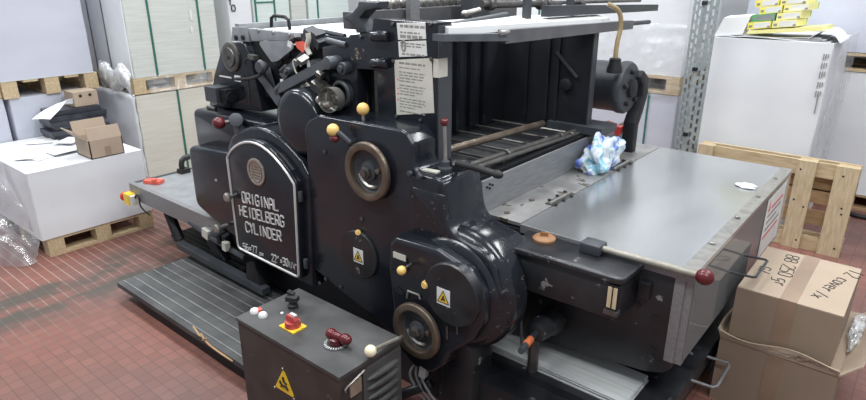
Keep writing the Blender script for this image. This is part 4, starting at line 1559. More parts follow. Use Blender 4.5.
# ------------------------------------------------------------------ control cabinet
cc = thing('control_cabinet', 'scratched black control cabinet with a red switch in front of the press', 'control cabinet', (-1.67, 1.3, 0))
cz = .45
m = MB()
m.box(-1.985, -1.375, 1.150, 1.46, 0.0, cz - .012, .012, 3)
m.build('cabinet_body', CABF, cc)
m = MB()
m.box(-1.99, -1.37, 1.145, 1.465, cz - .014, cz, .008, 3)
m.build('cabinet_top', CABM, cc)
# louvred side
m = MB()
m.box(-1.375, -1.368, 1.255, 1.455, .02, .415, .002)
m.build('side_panel', CABM, cc)
m = MB()
for i in range(9):
    z = .37 - i * .042
    m.sphere((-1.368, 1.355, z), .075, .26, 1.15, .19, 16)
m.build('louvre_vents', CABM, cc)
m = MB()
m.box(-1.374, -1.367, 1.19, 1.245, .34, .40, .002)
m.build('bare_metal_patch', mat('rusty_patch', (.20, .15, .11), (.30, .24, .18), rough=.6, scale=20), cc)
m = MB()
m.tube([(-1.37, 1.17, .375), (-1.36, 1.16, .40), (-1.36, 1.20, .41), (-1.366, 1.26, .42)], .004, 6, smooth=1)
m.build('door_clip', STEEL, cc)
# switch
a = Q(293, 327, 'z', cz)
sw = MB().obox((a.x, a.y, cz + .003), (.088, .068, .006), (0, 0, 0), .001).build('yellow_switch_plate', YEL, cc)
m = MB()
m.prism(rnd([(a.x - .028, cz + .006), (a.x - .03, cz + .045), (a.x - .018, cz + .055), (a.x + .02, cz + .055), (a.x + .03, cz + .04), (a.x + .03, cz + .006)], .008, 3), 'y', a.y - .012, a.y + .012, .004, 2)
m.lathe([(.032, 0), (.030, .022), (0, .024)], (a.x, a.y, cz + .006), (0, 0, 1), 24)
m.build('red_rotary_handle', mat('dull_red_plastic', (.40, .05, .05), (.48, .075, .07), rough=.4, scale=12), sw)
MB().box(a.x - .006, a.x + .024, a.y - .006, a.y + .006, cz + .055, cz + .062, .002).build('white_pointer', LABELW, sw)
# push buttons
for px, py, mm in ((254.5, 312.5, SHEET), (263, 316.5, SHEET)):
    a = Q(px, py, 'z', cz)
    MB().lathe([(.018, 0), (.018, .010), (.014, .016), (0, .018)], (a.x, a.y, cz), (0, 0, 1), 20).build('white_push_button', mm, cc)
a = Q(259, 311.5, 'z', cz)
MB().lathe([(.013, 0), (.013, .012), (0, .014)], (a.x, a.y, cz), (0, 0, 1), 18).build('red_push_button', CORAL, cc)
a = Q(282, 313.5, 'z', cz)
MB().lathe([(.006, 0), (.006, .004), (0, .005)], (a.x, a.y, cz), (0, 0, 1), 12).build('indicator_stud', SHEET, cc)
a = Q(293, 307, 'z', cz)
m = MB()
m.lathe([(.022, 0), (.022, .012), (.014, .016), (.014, .032), (0, .032)], (a.x, a.y, cz), (0, 0, 1), 16)
m.obox((a.x, a.y, cz + .04), (.05, .03, .02), (0, 0, .4), .006)
m.obox((a.x - .02, a.y + .01, cz + .055), (.03, .022, .012), (0, .3, .4), .004)
m.build('cable_gland', RUBBER, cc)
a = Q(336, 343.5, 'z', cz)
dl = MB().lathe([(.050, 0), (.050, .002), (.028, .002), (.028, 0), (.050, 0)], (a.x, a.y, cz + .0005), (0, 0, 1), 36).build('dial_ring', CABM, cc)
m = MB()
for k in range(26):
    t = k * 2 * math.pi / 26
    c = Vector((a.x + .040 * math.cos(t), a.y + .040 * math.sin(t), cz + .003))
    m.obox(c, (.010, .0028, .0012), (0, 0, t))
m.build('dial_marks', SHEET, dl)
kn = MB().lathe([(.027, 0), (.026, .022), (.018, .028), (0, .03)], (a.x, a.y, cz + .002), (0, 0, 1), 24).build('maroon_dial_knob', MAROON, cc)
d = Vector((.9, .12, 0)).normalized()
m = MB()
c = Vector((a.x, a.y, cz + .035))
m.cyl(c - d * .028, c + d * .03, .017, .014, seg=16, bev=.006)
m.sphere(c + d * .048, .022, 1.25, 1, .95)
m.sphere(c - d * .02, .022, 1.1, 1, 1)
m.build('knob_grip', MAROON, kn)
# warning triangle on the front
tri = [Q(*p, 'y', 1.149) for p in ((284, 370), (275.5, 387), (295.5, 398))]
t3 = [(-1.765, .222), (-1.645, .226), (-1.700, .332)]
ws = MB().prism(rnd(t3, .008, 3), 'y', 1.1475, 1.15).build('warning_triangle', YEL, cc)
m = MB()
e = 1.1468
m.tube([(-1.728, e, .268), (-1.715, e, .252), (-1.69, e, .256), (-1.678, e, .246)], .0052, 6)
m.tube([(-1.705, e, .295), (-1.70, e, .275), (-1.685, e, .27)], .005, 6)
m.tube([(-1.715, e, .252), (-1.722, e, .243)], .004, 6)
m.build('warning_symbol', BLACK, ws)
m = MB()
for x, z in ((-1.765, .219), (-1.645, .222), (-1.70, .336)):
    m.cyl((x, 1.15, z), (x, 1.143, z), .006, seg=10, bev=.002)
    m.nxt()
m.build_each('rivet', STEEL, ws)
m = MB()
for z in (.36, .22, .08):
    m.cyl((-1.988, 1.17, z), (-1.996, 1.16, z), .010, seg=10, bev=.002)
m.build('edge_screw', STEEL, cc)

# ------------------------------------------------------------------ things on and around the press
def crumple(c, sx, sy, sz, seed, sub=4, amp=.35):
    bm = bmesh.new()
    bmesh.ops.create_icosphere(bm, subdivisions=sub, radius=1.0)
    for v in bm.verts:
        n = v.co.normalized()
        q = n * 2.1 + Vector((seed, seed * 1.7, -seed))
        k = 1 + amp * .9 * mnoise.noise(q * .8) + amp * .6 * abs(mnoise.noise(q * 1.5)) - amp * .18 * abs(mnoise.noise(q * 3.2))
        v.co = Vector((n.x * sx * k, n.y * sy * k, max(-sz * .55, n.z * sz * k))) + Vector(c)
    mb = MB()
    mb.bm.free()
    mb.bm = bm
    return mb


def rag_mat():
    m, nt, p = new_mat('blue_stained_rag')
    N, L = nt.nodes, nt.links
    tc = N.new('ShaderNodeTexCoord')
    nz = N.new('ShaderNodeTexNoise'); nz.inputs['Scale'].default_value = 7.5; nz.inputs['Detail'].default_value = 2.5
    nz.inputs['Distortion'].default_value = .9
    L.new(tc.outputs['Object'], nz.inputs['Vector'])
    rp = N.new('ShaderNodeValToRGB')
    e = rp.color_ramp.elements
    e[0].position = .28; e[0].color = (.04, .05, .30, 1)
    e[1].position = .72; e[1].color = (.72, .76, .80, 1)
    for pos, col in ((.38, (.10, .18, .55, 1)), (.46, (.58, .66, .76, 1)), (.53, (.70, .72, .70, 1)), (.58, (.14, .46, .62, 1)), (.63, (.66, .70, .76, 1))):
        n = e.new(pos); n.color = col
    L.new(nz.outputs['Fac'], rp.inputs[0])
    L.new(rp.outputs[0], p.inputs['Base Color'])
    p.inputs['Roughness'].default_value = .75
    b = N.new('ShaderNodeBump'); b.inputs['Strength'].default_value = .7; b.inputs['Distance'].default_value = .02
    L.new(nz.outputs['Fac'], b.inputs['Height']); L.new(b.outputs[0], p.inputs['Normal'])
    return m


ra = Q(603, 163, 'z', .84)
m = crumple((-1.283, 2.92, .852), .072, .165, .10, 3.3, 5, .6)
tag(m.build('rag', rag_mat(), ang=180, loc=(-1.285, 2.94, .80)), 'crumpled cleaning rag with blue stains on the hinge strip by the guard lid', 'rag')
a = Q(746, 187, 'z', .8)
m = crumple((a.x, a.y, .806), .045, .035, .009, 8.1, 3, .4)
tag(m.build('paper_scrap', SHEET, ang=180, loc=(a.x, a.y, .80)), 'small white paper scrap lying on the metal guard lid', 'paper scrap')
# board sheets pushed in above the tray
st = thing('board_sheets', 'pile of pale grey board sheets lying on the tray under the delivery casting', 'board sheets', (-.95, 2.1, .235))
m = MB()
for i in range(8):
    dx, dy = random.uniform(-.006, .006), random.uniform(-.008, .008)
    m.box(-1.26 + dx, -.635 + dx, 1.885 + dy, 2.10, .2352 + i * .0035, .2352 + i * .0035 + .0032)
m.build('sheets', BOARD, st)
# red clip on the feed table
a = Q(154, 183, 'z', FZ)
rcl = thing('plastic_clip', 'small red plastic clip on the grey lower table at the feed end', 'clip', (a.x, a.y, FZ))
MB().obox((a.x, a.y, FZ + .012), (.12, .06, .022), (0, 0, .5), .006).build('clip_body', CORAL, rcl)
MB().cyl((a.x + .03, a.y - .01, FZ + .02), (a.x + .03, a.y - .01, FZ + .04), .018, seg=14, bev=.003).build('clip_button', CORAL, rcl)

# ------------------------------------------------------------------ cartons at the right
uc = thing('carton', 'taped brown carton with marker writing on its lid, stacked on a torn carton', 'carton', (-.275, 2.77, .322))
x0, x1, y0, y1, za, zb = -.462, -.088, 2.515, 3.03, .322, .545
m = MB()
m.box(x0, x1, y0, y1, za, zb, .006)
m.build('carton_body', CARDI, uc)
m = MB()
m.box(x0 + .001, (x0 + x1) / 2 - .002, y0 + .001, y1 - .001, zb - .001, zb + .004, .001)
m.box((x0 + x1) / 2 + .002, x1 - .001, y0 + .001, y1 - .001, zb - .001, zb + .004, .001)
m.build('carton_flaps', CARD, uc)
xm = (x0 + x1) / 2
m = MB()
m.box(xm - .03, xm + .03, y0 - .0015, y1 + .0015, zb + .0035, zb + .0055)
m.box(xm - .03, xm + .03, y0 - .0018, y0 + .001, za + .005, zb + .005)
m.build('packing_tape', TAPE, uc)
m = MB()
ux, uz = Vector((.06, -1, 0)).normalized(), Vector((1, .06, 0)).normalized()
strokes(m, '88', (-.372, 2.985, zb + .0045), ux, uz, .034, .050, r=.0024)
strokes(m, '250', (-.366, 2.865, zb + .0045), ux, uz, .034, .052, r=.0024)
strokes(m, 'gr', (-.355, 2.70, zb + .0045), ux, uz, .030, .050, r=.0024)
strokes(m, 'G/', (-.435, 2.78, zb + .0045), ux, uz, .028, .042, r=.0022)
m.nxt()
ux, uz = Vector((-.25, -.97, 0)).normalized(), Vector((.97, -.25, 0)).normalized()
strokes(m, 'I2', (-.125, 2.99, zb + .0045), ux, uz, .03, .055, r=.0024)
strokes(m, 'cover', (-.155, 2.87, zb + .0045), ux, uz, .026, .05, r=.0024)
strokes(m, '/x', (-.20, 2.68, zb + .0045), ux, uz, .026, .045, r=.0024)
m.build_each('marker_writing', BLACK, uc)
lc = thing('carton', 'torn brown carton on the floor beneath the carton with marker writing', 'carton', (-.28, 2.8, 0))
X0, X1, Y0, Y1 = -.485, -.055, 2.492, 3.08
m = MB()
m.box(X0, X1, Y0, Y1, 0, .318, .008)
m.build('carton_body', CARDI, lc)
m = MB()


def flap(p, q, d, h, lean, wave=0):
    p, q, d = Vector(p), Vector(q), Vector(d)
    def f(u, v):
        return p.lerp(q, u) + Vector((0, 0, h * v * (1 - wave * math.sin(u * 7) * .35))) + d * (lean * v + .006 * math.sin(u * 9) * v)
    m.grid(f, 12, 4, .005)


flap((X0, Y0, .312), (X1, Y0, .312), (0, -1, 0), .035, .004, 1)
flap((X0, Y1, .312), (X0, Y0, .312), (-1, 0, 0), .04, .012, .6)
flap((X1, Y0, .312), (X1, Y1, .312), (1, 0, 0), .07, .06, .6)
m.build('carton_flaps', CARD, lc)
m = MB()
m.box(-.30, -.24, Y0 - .002, Y0 + .001, .03, .318)
m.build('packing_tape', TAPE, lc)
m = crumple((-.045, 2.85, .345), .025, .14, .035, 5.2, 4, .5)
m.build('plastic_liner', FILMC, lc)

# ------------------------------------------------------------------ pallets
def pallet(x0, x1, y0, y1, z0, h, label, along='y', group=None, wood=None, boards=5):
    """low wooden pallet: bottom runners, nine blocks, deck; runners and deck boards along `along`"""
    wood = wood or WOOD
    t = thing('pallet', label, 'pallet', ((x0 + x1) / 2, (y0 + y1) / 2, z0), group)
    bt = h * .15
    bw = .10
    xs = [x0 + bw / 2, (x0 + x1) / 2, x1 - bw / 2]
    ys = [y0 + bw / 2, (y0 + y1) / 2, y1 - bw / 2]
    for k in range(3):
        if along == 'y':
            MB().box(xs[k] - bw / 2, xs[k] + bw / 2, y0, y1, z0, z0 + bt, .003).build('bottom_board', wood, t)
        else:
            MB().box(x0, x1, ys[k] - bw / 2, ys[k] + bw / 2, z0, z0 + bt, .003).build('bottom_board', wood, t)
    for x in xs:
        for y in ys:
            MB().box(x - bw / 2, x + bw / 2, y - bw / 2, y + bw / 2, z0 + bt, z0 + h - bt, .003).build('block', wood, t)
    for k in range(boards):
        s = (k + .5) / boards
        if along == 'y':
            c = x0 + bw / 2 + (x1 - x0 - bw) * k / (boards - 1)
            MB().box(c - bw / 2, c + bw / 2, y0, y1, z0 + h - bt, z0 + h, .003).build('deck_board', wood, t)
        else:
            c = y0 + bw / 2 + (y1 - y0 - bw) * k / (boards - 1)
            MB().box(x0, x1, c - bw / 2, c + bw / 2, z0 + h - bt, z0 + h, .003).build('deck_board', wood, t)
    return t


def stack(x0, x1, y0, y1, z0, z1, m, label, straps=None, strap_m=None, faces='x', group=None, sag=.004, lean=(0, 0)):
    """block of paper; slightly uneven sides"""
    t = thing('paper_stack', label, 'paper stack', ((x0 + x1) / 2, (y0 + y1) / 2, z0), group)
    mb = MB()
    n = 10
    sd = random.uniform(0, 50)
    secs = []
    for k in range(n + 1):
        z = z0 + (z1 - z0) * k / n
        d = [sag * mnoise.noise(Vector((sd, k * .7, j * 3.1))) for j in range(4)]
        lx, ly = lean[0] * k / n, lean[1] * k / n
        pl_ = rnd([(x0 + d[0] + lx, y0 + d[1] + ly), (x1 + d[2] + lx, y0 + d[1] + ly), (x1 + d[2] + lx, y1 + d[3] + ly), (x0 + d[0] + lx, y1 + d[3] + ly)], .012, 3)
        secs.append([mb.bm.verts.new((a, b, z)) for a, b in pl_])
    for a, b in zip(secs[:-1], secs[1:]):
        for i in range(len(a)):
            j = (i + 1) % len(a)
            mb.bm.faces.new([a[i], a[j], b[j], b[i]])
    mb.bm.faces.new(secs[0][::-1]); mb.bm.faces.new(secs[-1])
    mb.build('paper_block', m, t, ang=60)
    for s in (straps or []):
        e = .008
        q = MB()
        if faces == 'x':
            q.box(x1 - .002, x1 + e, s - .008, s + .008, z0 + .002, z1 + e)
            q.box(x0 - e, x1 + e, s - .008, s + .008, z1 - .002, z1 + e)
        else:
            q.box(s - .008, s + .008, y0 - e, y0 + .002, z0 + .002, z1 + e)
            q.box(s - .008, s + .008, y0 - e, y1 + e, z1 - .002, z1 + e)
        q.build('strap', strap_m or GREENS, t)
    return t


# left floor pallet and its wrapped stack
pallet(-5.23, -4.27, 1.195, 1.90, 0, .128, 'wooden pallet on the tiles under the low white wrapped stack', 'y')
t = stack(-5.24, -4.265, 1.165, 1.90, .128, .585, PAPERW, 'low white wrapped paper stack with an open box on top, beside the feed end')
a = Q(98, 233, 'x', -4.268)
# loose film hanging off its left side
def filmfn(u, v):
    y = 1.15 - .42 * u + .02 * v
    x = -4.62 + .36 * v * (1 - .3 * u) + .05 * math.sin(u * 9 + v * 5) * (0.3 + v)
    z = .62 * (1 - v) ** 1.2 + .01 + .04 * math.sin(u * 7) * (1 - v)
    n = mnoise.noise(Vector((u * 5, v * 5, 1.3))) * .055
    return (x + n, y + n * .6, max(.006, z + n * .4))


tag(MB().grid(filmfn, 30, 30).build('plastic_film', FILM, loc=(-4.4, 1.0, 0), recalc=False, ang=180), 'loose clear plastic film hanging to the floor left of the low white stack', 'plastic film')
# open box
ob = thing('open_carton', 'open brown cardboard box with raised flaps on the low white stack', 'box', (-4.36, 1.68, .587))
b0, b1, c0_, c1_, z0_, z1_ = -4.50, -4.275, 1.565, 1.785, .587, .712
m = MB()
m.box(b0, b1, c0_, c0_ + .006, z0_, z1_)
m.box(b0, b1, c1_ - .006, c1_, z0_, z1_)
m.box(b0, b0 + .006, c0_, c1_, z0_, z1_)
m.box(b1 - .006, b1, c0_, c1_, z0_, z1_)
m.box(b0, b1, c0_, c1_, z0_, z0_ + .006)
m.build('box_body', CARD, ob)
m = MB()
z1_ -= .004
m.hexa([(b1 - .006, c0_, z1_), (b1, c0_, z1_), (b1, c1_, z1_), (b1 - .006, c1_, z1_)],
       [(b1 - .030, c0_ + .004, z1_ + .085), (b1 - .025, c0_ + .004, z1_ + .085), (b1 - .025, c1_ - .004, z1_ + .085), (b1 - .030, c1_ - .004, z1_ + .085)])
m.hexa([(b0, c0_, z1_), (b1 - .03, c0_, z1_), (b1 - .03, c0_ + .006, z1_), (b0, c0_ + .006, z1_)],
       [(b0, c0_ - .075, z1_ + .075), (b1 - .03, c0_ - .075, z1_ + .075), (b1 - .03, c0_ - .070, z1_ + .078), (b0, c0_ - .070, z1_ + .078)])
m.hexa([(b0, c0_, z1_), (b0 + .006, c0_, z1_), (b0 + .006, c1_, z1_), (b0, c1_, z1_)],
       [(b0 - .03, c0_, z1_ + .10), (b0 - .024, c0_, z1_ + .10), (b0 - .024, c1_, z1_ + .10), (b0 - .03, c1_, z1_ + .10)])
m.build('box_flaps', CARD, ob)
MB().box(b1, b1 + .001, 1.66, 1.70, z0_ + .01, z0_ + .07).build('printed_mark', CARDI, ob)
# black plastic bundle with a sheet over it
bp_ = thing('plastic_bundle', 'folded bundle of black plastic sheeting behind the open box on the stack', 'plastic bundle', (-4.78, 1.72, .587))
m = MB()
for i in range(6):
    w = .02 * math.sin(i * 2.2)
    m.box(-5.21 + w * .4, -4.99 + w * .6, 1.60 - w, 1.99 + w, .588 + i * .036, .588 + i * .036 + .033, .012)
m.build('folded_sheet', BLACKP, bp_)
cb = thing('cardboard_piece', 'brown cardboard piece with two dark holes on the black plastic bundle', 'cardboard', (-5.11, 1.88, .806))
MB().box(-5.20, -5.03, 1.80, 1.975, .806, .915, .004).build('cardboard_block', CARD, cb)
m = MB()
for y in (1.85, 1.92):
    m.cyl((-5.03, y, .885), (-5.0285, y, .885), .012, seg=12)
    m.nxt()
m.build_each('dark_hole', BLACK, cb)
_sh = [[Q(32, 121, 'x', -4.93), Q(51, 122, 'x', -4.94)], [Q(58, 104, 'x', -5.0), Q(67, 101, 'x', -5.0)], [Q(82, 106, 'x', -5.08), Q(86, 101, 'x', -5.12)]]


def shf(u, v):
    k = 0 if u < .5 else 1
    t = u * 2 - k
    p = _sh[k][0].lerp(_sh[k][1], v).lerp(_sh[k + 1][0].lerp(_sh[k + 1][1], v), t)
    return p + Vector((0, 0, .008 * math.sin(u * 8 + v * 2) + .012))


tag(MB().grid(shf, 14, 6, .002).build('paper_sheet', SHEET, loc=(-4.8, 1.6, .60)), 'bent white sheet leaning over the black plastic bundle', 'paper sheet')
papers = [(50, 153, .34, .20, .35, 'long white paper slip nearest the front edge of the low stack'),
          (43, 141, .20, .13, -.5, 'small printed white leaf lying before the black plastic bundle'),
          (28, 156, .16, .12, .9, 'small white leaf at the far left of the loose papers'),
          (66, 150, .22, .14, .1, 'white leaf lying just left of the open box'),
          (70, 140, .18, .15, .6, 'grey white leaf tucked between the black bundle and open box')]
for i, (px, py, lx, ly, rz, lab) in enumerate(papers):
    z = .5895 + .0045 * i
    a = Q(px, py, 'z', z)
    o = MB().grid(lambda u, v: ((u - .5) * ly, (v - .5) * lx, .004 * math.sin(u * 4 + i) * math.sin(v * 3)), 6, 6, .0015).build('paper_sheet', SHEET, loc=(0, 0, 0))
    o.location = (a.x, a.y, z)
    o.rotation_euler = (0, 0, rz)
    tag(o, lab, 'paper sheet', 'loose papers on the low white stack')
    if i < 2:
        m = MB()
        textlines(m, (-.03, -.05, .0032), (0, 1, 0), (-1, 0, 0), (0, 0, 1), .10, [(0, .006, 1), (.016, .006, .8)], random.Random(i))
        q = m.build('print', INK, o)
# stacks in the row behind
S2 = -5.25
stack(-6.05, S2, 1.44, 2.06, 0, .895, PAPERL, 'lilac white paper stack behind the black plastic bundle, under a pallet')
t = pallet(-6.05, S2 + .02, 1.41, 2.08, .897, .125, 'wooden pallet between the two lilac paper stacks at the left', 'x', wood=WOOD)
stack(-6.05, S2 + .02, 1.40, 2.06, 1.024, 2.05, PAPERL, 'tall lilac paper stack on a pallet at the upper left', None)
m = MB()
def vf(u, v):
    return (S2 + .036 + .006 * math.sin(v * 20), 1.80 + .02 * math.sin(v * 3) + .012 * u, 1.05 + v * .98)
tag(MB().box(-6.05, S2 + .024, 1.41, 2.05, 1.0215, 1.0240).build('cardboard_sheet', PAPERG, loc=(-5.6, 1.7, 1.02)), 'pale board between the pallet and the tall lilac stack at upper left', 'board')
stack(-6.05, -5.26, .60, 1.41, 0, .90, PAPERL, 'white paper stack cut off by the left edge beside the low white stack')
pallet(-6.05, -5.26, .60, 1.405, .902, .125, 'wooden pallet at far left edge above the cut off stack', 'y')
stack(-6.05, -5.25, .60, 1.385, 1.029, 2.0, PAPERL, 'tall pale paper stack at the extreme upper left edge')

# white wrapped / green strapped column
S3 = -4.92
C3 = Q(135, 78, 'x', S3).y
E3 = Q(221, 60, 'x', S3).y
stack(S3 - .85, S3, C3 - .02, E3, 0, .842, PAPERC, 'cream edged paper stack under the pallet beside the feed table', [C3 + .33], GREENS)
pallet(S3 - .85, S3, C3 - .02, E3, .852, .125, 'film covered wooden pallet between the cream stack and the green strapped stack', 'y')
t = stack(S3 - .85, S3, C3, E3, .979, 2.1, PAPERG, 'grey white paper stack with two green straps and a white wrapped side', [C3 + .185, C3 + .61], GREENS)
m = MB().box(S3 - .86, S3 - .012, C3 - .012, C3 - .002, .979, 2.1, .003).build('white_side_wrap', PAPERW, t)
m = MB()
for x in (S3 - .35, S3 - .62):
    m.box(x - .006, x + .006, C3 - .018, C3 - .011, .98, 2.1)
m.build('grey_strap', GREYS, t)
m = MB()
for k in range(7):
    z = 1.3 + k * .1
    m.box(S3 + .006, S3 + .009, C3 + .52 + .012 * math.sin(k), C3 + .54 + .012 * math.sin(k * 2), z, z + .05 + .03 * (k % 3))
m.build('torn_label', LABELW, t)
def bf(u, v):
    r = .085 + .035 * mnoise.noise(Vector((u * 6, v * 8, 4)))
    a = u * 2 * math.pi
    return (S3 - .15 + .42 * (v - .5) * 1.3 + r * .3 * math.cos(a * 2), C3 - .05 - abs(r * math.cos(a)) * .7, .975 + r * math.sin(a) * 1.1 + .03 * math.sin(v * 11))
tag(MB().grid(bf, 26, 22).build('bunched_film', FILMC, loc=(S3 - .15, C3 - .06, .95), recalc=False, ang=180), 'bunched plastic film bulging at the pallet corner of the green strapped stack', 'plastic film')
def pf(u, v):
    n = .018 * mnoise.noise(Vector((u * 9, v * 5, 7)))
    return (S3 + .012 + abs(n) + .05 * (1 - v) * (1 - v), C3 + .08 + (E3 - C3 - .1) * u, .86 + .13 * v)
tag(MB().grid(pf, 30, 8).build('pallet_film', FILMD, loc=(S3, C3 + .4, .86), recalc=False, ang=180), 'clear film stretched over the pallet opening under the green strapped stack', 'plastic film')
def wf(u, v):
    n = .02 * mnoise.noise(Vector((u * 5, v * 4, 2)))
    return (S3 - .82 + .84 * u, C3 - .035 - abs(n), .14 + .72 * v)
tag(MB().grid(wf, 16, 16, .003).build('side_wrap_sheet', PAPERW, loc=(S3 - .4, C3 - .04, .14), ang=180), 'white wrapping sheet down the side of the cream stack', 'wrapping sheet')

# further pallets of paper behind the feeder
def yx(px, x):
    return Q(px, 15, 'x', x).y


S4 = -5.0
g4 = 'strapped paper stacks behind the feeder'
cols = [(229, 253, PAPERW, [], 'narrow white stack with black scribble behind the feeder stand'),
        (254, 291, PAPERM, [256, 275], 'mint white stack with green straps behind the bow handle'),
        (292, 308, PAPERG, [], 'narrow grey stack in the middle behind the feed table'),
        (309, 350, PAPERM, [318], 'mint white stack with one green strap behind the angled bracket')]
for a_, b_, mm, ss, lab in cols:
    ya, yb = yx(a_, S4), yx(b_, S4)
    t = stack(S4 - .8, S4, max(ya, E3 + .03), yb - .01, 0, 2.15, mm, lab, [yx(p, S4) for p in ss], GREENS)
    if a_ == 229:
        m = MB()
        strokes(m, 'Y', Q(228.5, 5, 'x', S4 + .012), (0, 1, 0), (0, 0, 1), .04, .06, r=.005)
        strokes(m, 'O', Q(232, 11, 'x', S4 + .012), (0, 1, 0), (0, 0, 1), .035, .05, r=.005)
        m.build('scribble', BLACK, t)
    if a_ == 254:
        m = MB()
        z = Q(270, 2, 'x', S4).z
        m.box(S4 + .001, S4 + .007, ya + .02, yx(275, S4), z - .006, z + .006)
        m.build('cross_strap', GREENS, t)
yb0 = 5.1
for xa, xb, mm, lab in ((-4.15, -3.3, PAPERM, 'mint white paper stack far behind the bead roller'), (-3.25, -2.4, PAPERW, 'white wrapped paper stack far behind the delivery top')):
    stack(xa, xb, yb0, yb0 + .9, 0, 2.1, mm, lab, [xa + .28], GREENS, 'y')

# ------------------------------------------------------------------ right background
# slotted rack upright
ru = thing('rack_upright', 'galvanised slotted steel rack upright standing behind the press', 'rack upright', (-1.33, 4.48, 0))
pT, pB = Q(691, 0, 'y', 4.48), Q(676.5, 150, 'y', 4.48)
px0 = (pT.x + pB.x) / 2
w1 = .068


def slotted(mb, o, ux, width, nrm, z1, pitch=.0625, hole=.040, th=.004):
    """flange with two columns of vertical slots, made of strips with real gaps"""
    o, ux, nrm = Vector(o), Vector(ux), Vector(nrm)
    cuts = [0, .22, .40, .60, .78, 1.0]
    def bx(u0, u1, za, zb):
        p = [o + ux * (u0 * width), o + ux * (u1 * width), o + ux * (u1 * width) + nrm * th, o + ux * (u0 * width) + nrm * th]
        mb.hexa([q + Vector((0, 0, za)) for q in p], [q + Vector((0, 0, zb)) for q in p])
    bx(cuts[0], cuts[1], 0, z1); bx(cuts[2], cuts[3], 0, z1); bx(cuts[4], cuts[5], 0, z1)
    z = 0
    k = 0
    while z < z1 - pitch:
        for c in (1, 3):
            s = 0 if c == 1 else pitch * .5
            bx(cuts[c], cuts[c + 1], z + s, min(z1, z + s + pitch - hole))
        z += pitch
    return mb


m = MB()
slotted(m, (px0, 4.48, 0), (1, 0, 0), w1, (0, 1, 0), 2.3)
m.build('front_flange', GALV, ru)
m = MB()
slotted(m, (px0 + w1, 4.476, 0), (.62, .78, 0), .115, (.78, -.62, 0), 2.3)
m.build('side_flange', GALV, ru)
m = MB()
for py in (3, 70, 137):
    a = Q(703, py, 'y', 4.47)
    m.box(px0 + w1 - .012, px0 + w1 + .022, 4.460, 4.478, a.z - .012, a.z + .012, .002)
    m.nxt()
m.build_each('joint_bolt', DARK, ru)
MB().box(px0 - .02, px0 + .16, 4.44, 4.60, 0, .012, .002).build('foot_plate', GALV, ru)

# white stack with items on top
W0, W1, WY = -1.33, -.585, 4.74
WT = 1.335
ws_ = stack(W0, W1, WY, WY + .80, 0, WT, PAPERW, 'tall white wrapped paper stack with yellow packs on top', None, sag=.008)
m = MB()
rng = random.Random(11)
for k, z in enumerate((1.27, 1.215, 1.16, 1.09, 1.03)):
    h = rng.uniform(.035, .05)
    for j in range(3):
        m.box(W1 - .046 + j * .013, W1 - .040 + j * .013, WY - .012, WY - .008, z - h + j * .008, z)
m.box(W1 - .03, W1 - .022, WY - .012, WY - .008, .88, 1.0)
m.build('vertical_print', INK, ws_)
m = MB()
def tf(u, v):
    n = .02 * mnoise.noise(Vector((u * 4, v * 4, 9)))
    return (W1 + .02 + .022 * math.sin(v * math.pi * .5) + abs(n) * .5, WY - .02 + .85 * u, .3 + 1.06 * v)
tag(MB().grid(tf, 14, 20).build('wrap_film', FILM, loc=(W1, WY + .4, .3), recalc=False, ang=180), 'clear stretch film over the right side of the tall white stack', 'plastic film')
t = thing('sheet_bundle', 'loose grey white sheets lying on top of the tall white stack', 'paper sheets', (-.95, 5.1, WT + .003))
m = MB()
for i in range(3):
    m.grid(lambda u, v: (W0 + .10 + .02 * i + (.62 - .05 * i) * u, WY + .02 + .01 * i + .6 * v, WT + .010 + .006 * i + .006 * math.sin(u * 6 + i) * (1 - v)), 12, 6, .004)
m.build('sheets', SHEET, t)
m = MB()
def cf(u, v):
    return (W1 - .16 + .19 * u, WY + .02 + .4 * v, WT + .02 + .055 * math.sin(u * math.pi) - .03 * max(0, u - .8) * 5 * .5)
m.grid(cf, 12, 6, .004)
m.build('curled_sheet', SHEET, t)
zt_ = WT + .058
wb = Q(733, 26, 'y', WY + .05)
m = MB()
P1 = [Q(*p, 'y', WY + .02) for p in ((714, 36), (742, 34.5), (751, 16), (724, 18))]
P2 = [p + Vector((.0, .22, .06)) for p in P1]
tag(m.hexa(P1, [p + Vector((.01, .10, .012)) for p in P1], .004).build('white_box', WHITEP, loc=tuple(P1[0])), 'tilted flat white box leaning left of the yellow packs', 'box')
yb_ = tag(MB().hexa([Q(*p, 'y', WY + .01) for p in ((747, 34), (822, 31), (822, 26.5), (749, 30.5))], [Q(*p, 'y', WY + .01) + Vector((.02, .30, 0)) for p in ((747, 34), (822, 31), (822, 26.5), (749, 30.5))], .002).build('yellow_sheets', YPACK2, loc=tuple(Q(780, 32, 'y', WY + .1))), 'flat layer of yellow sheets under the pile of yellow packs', 'paper sheets')


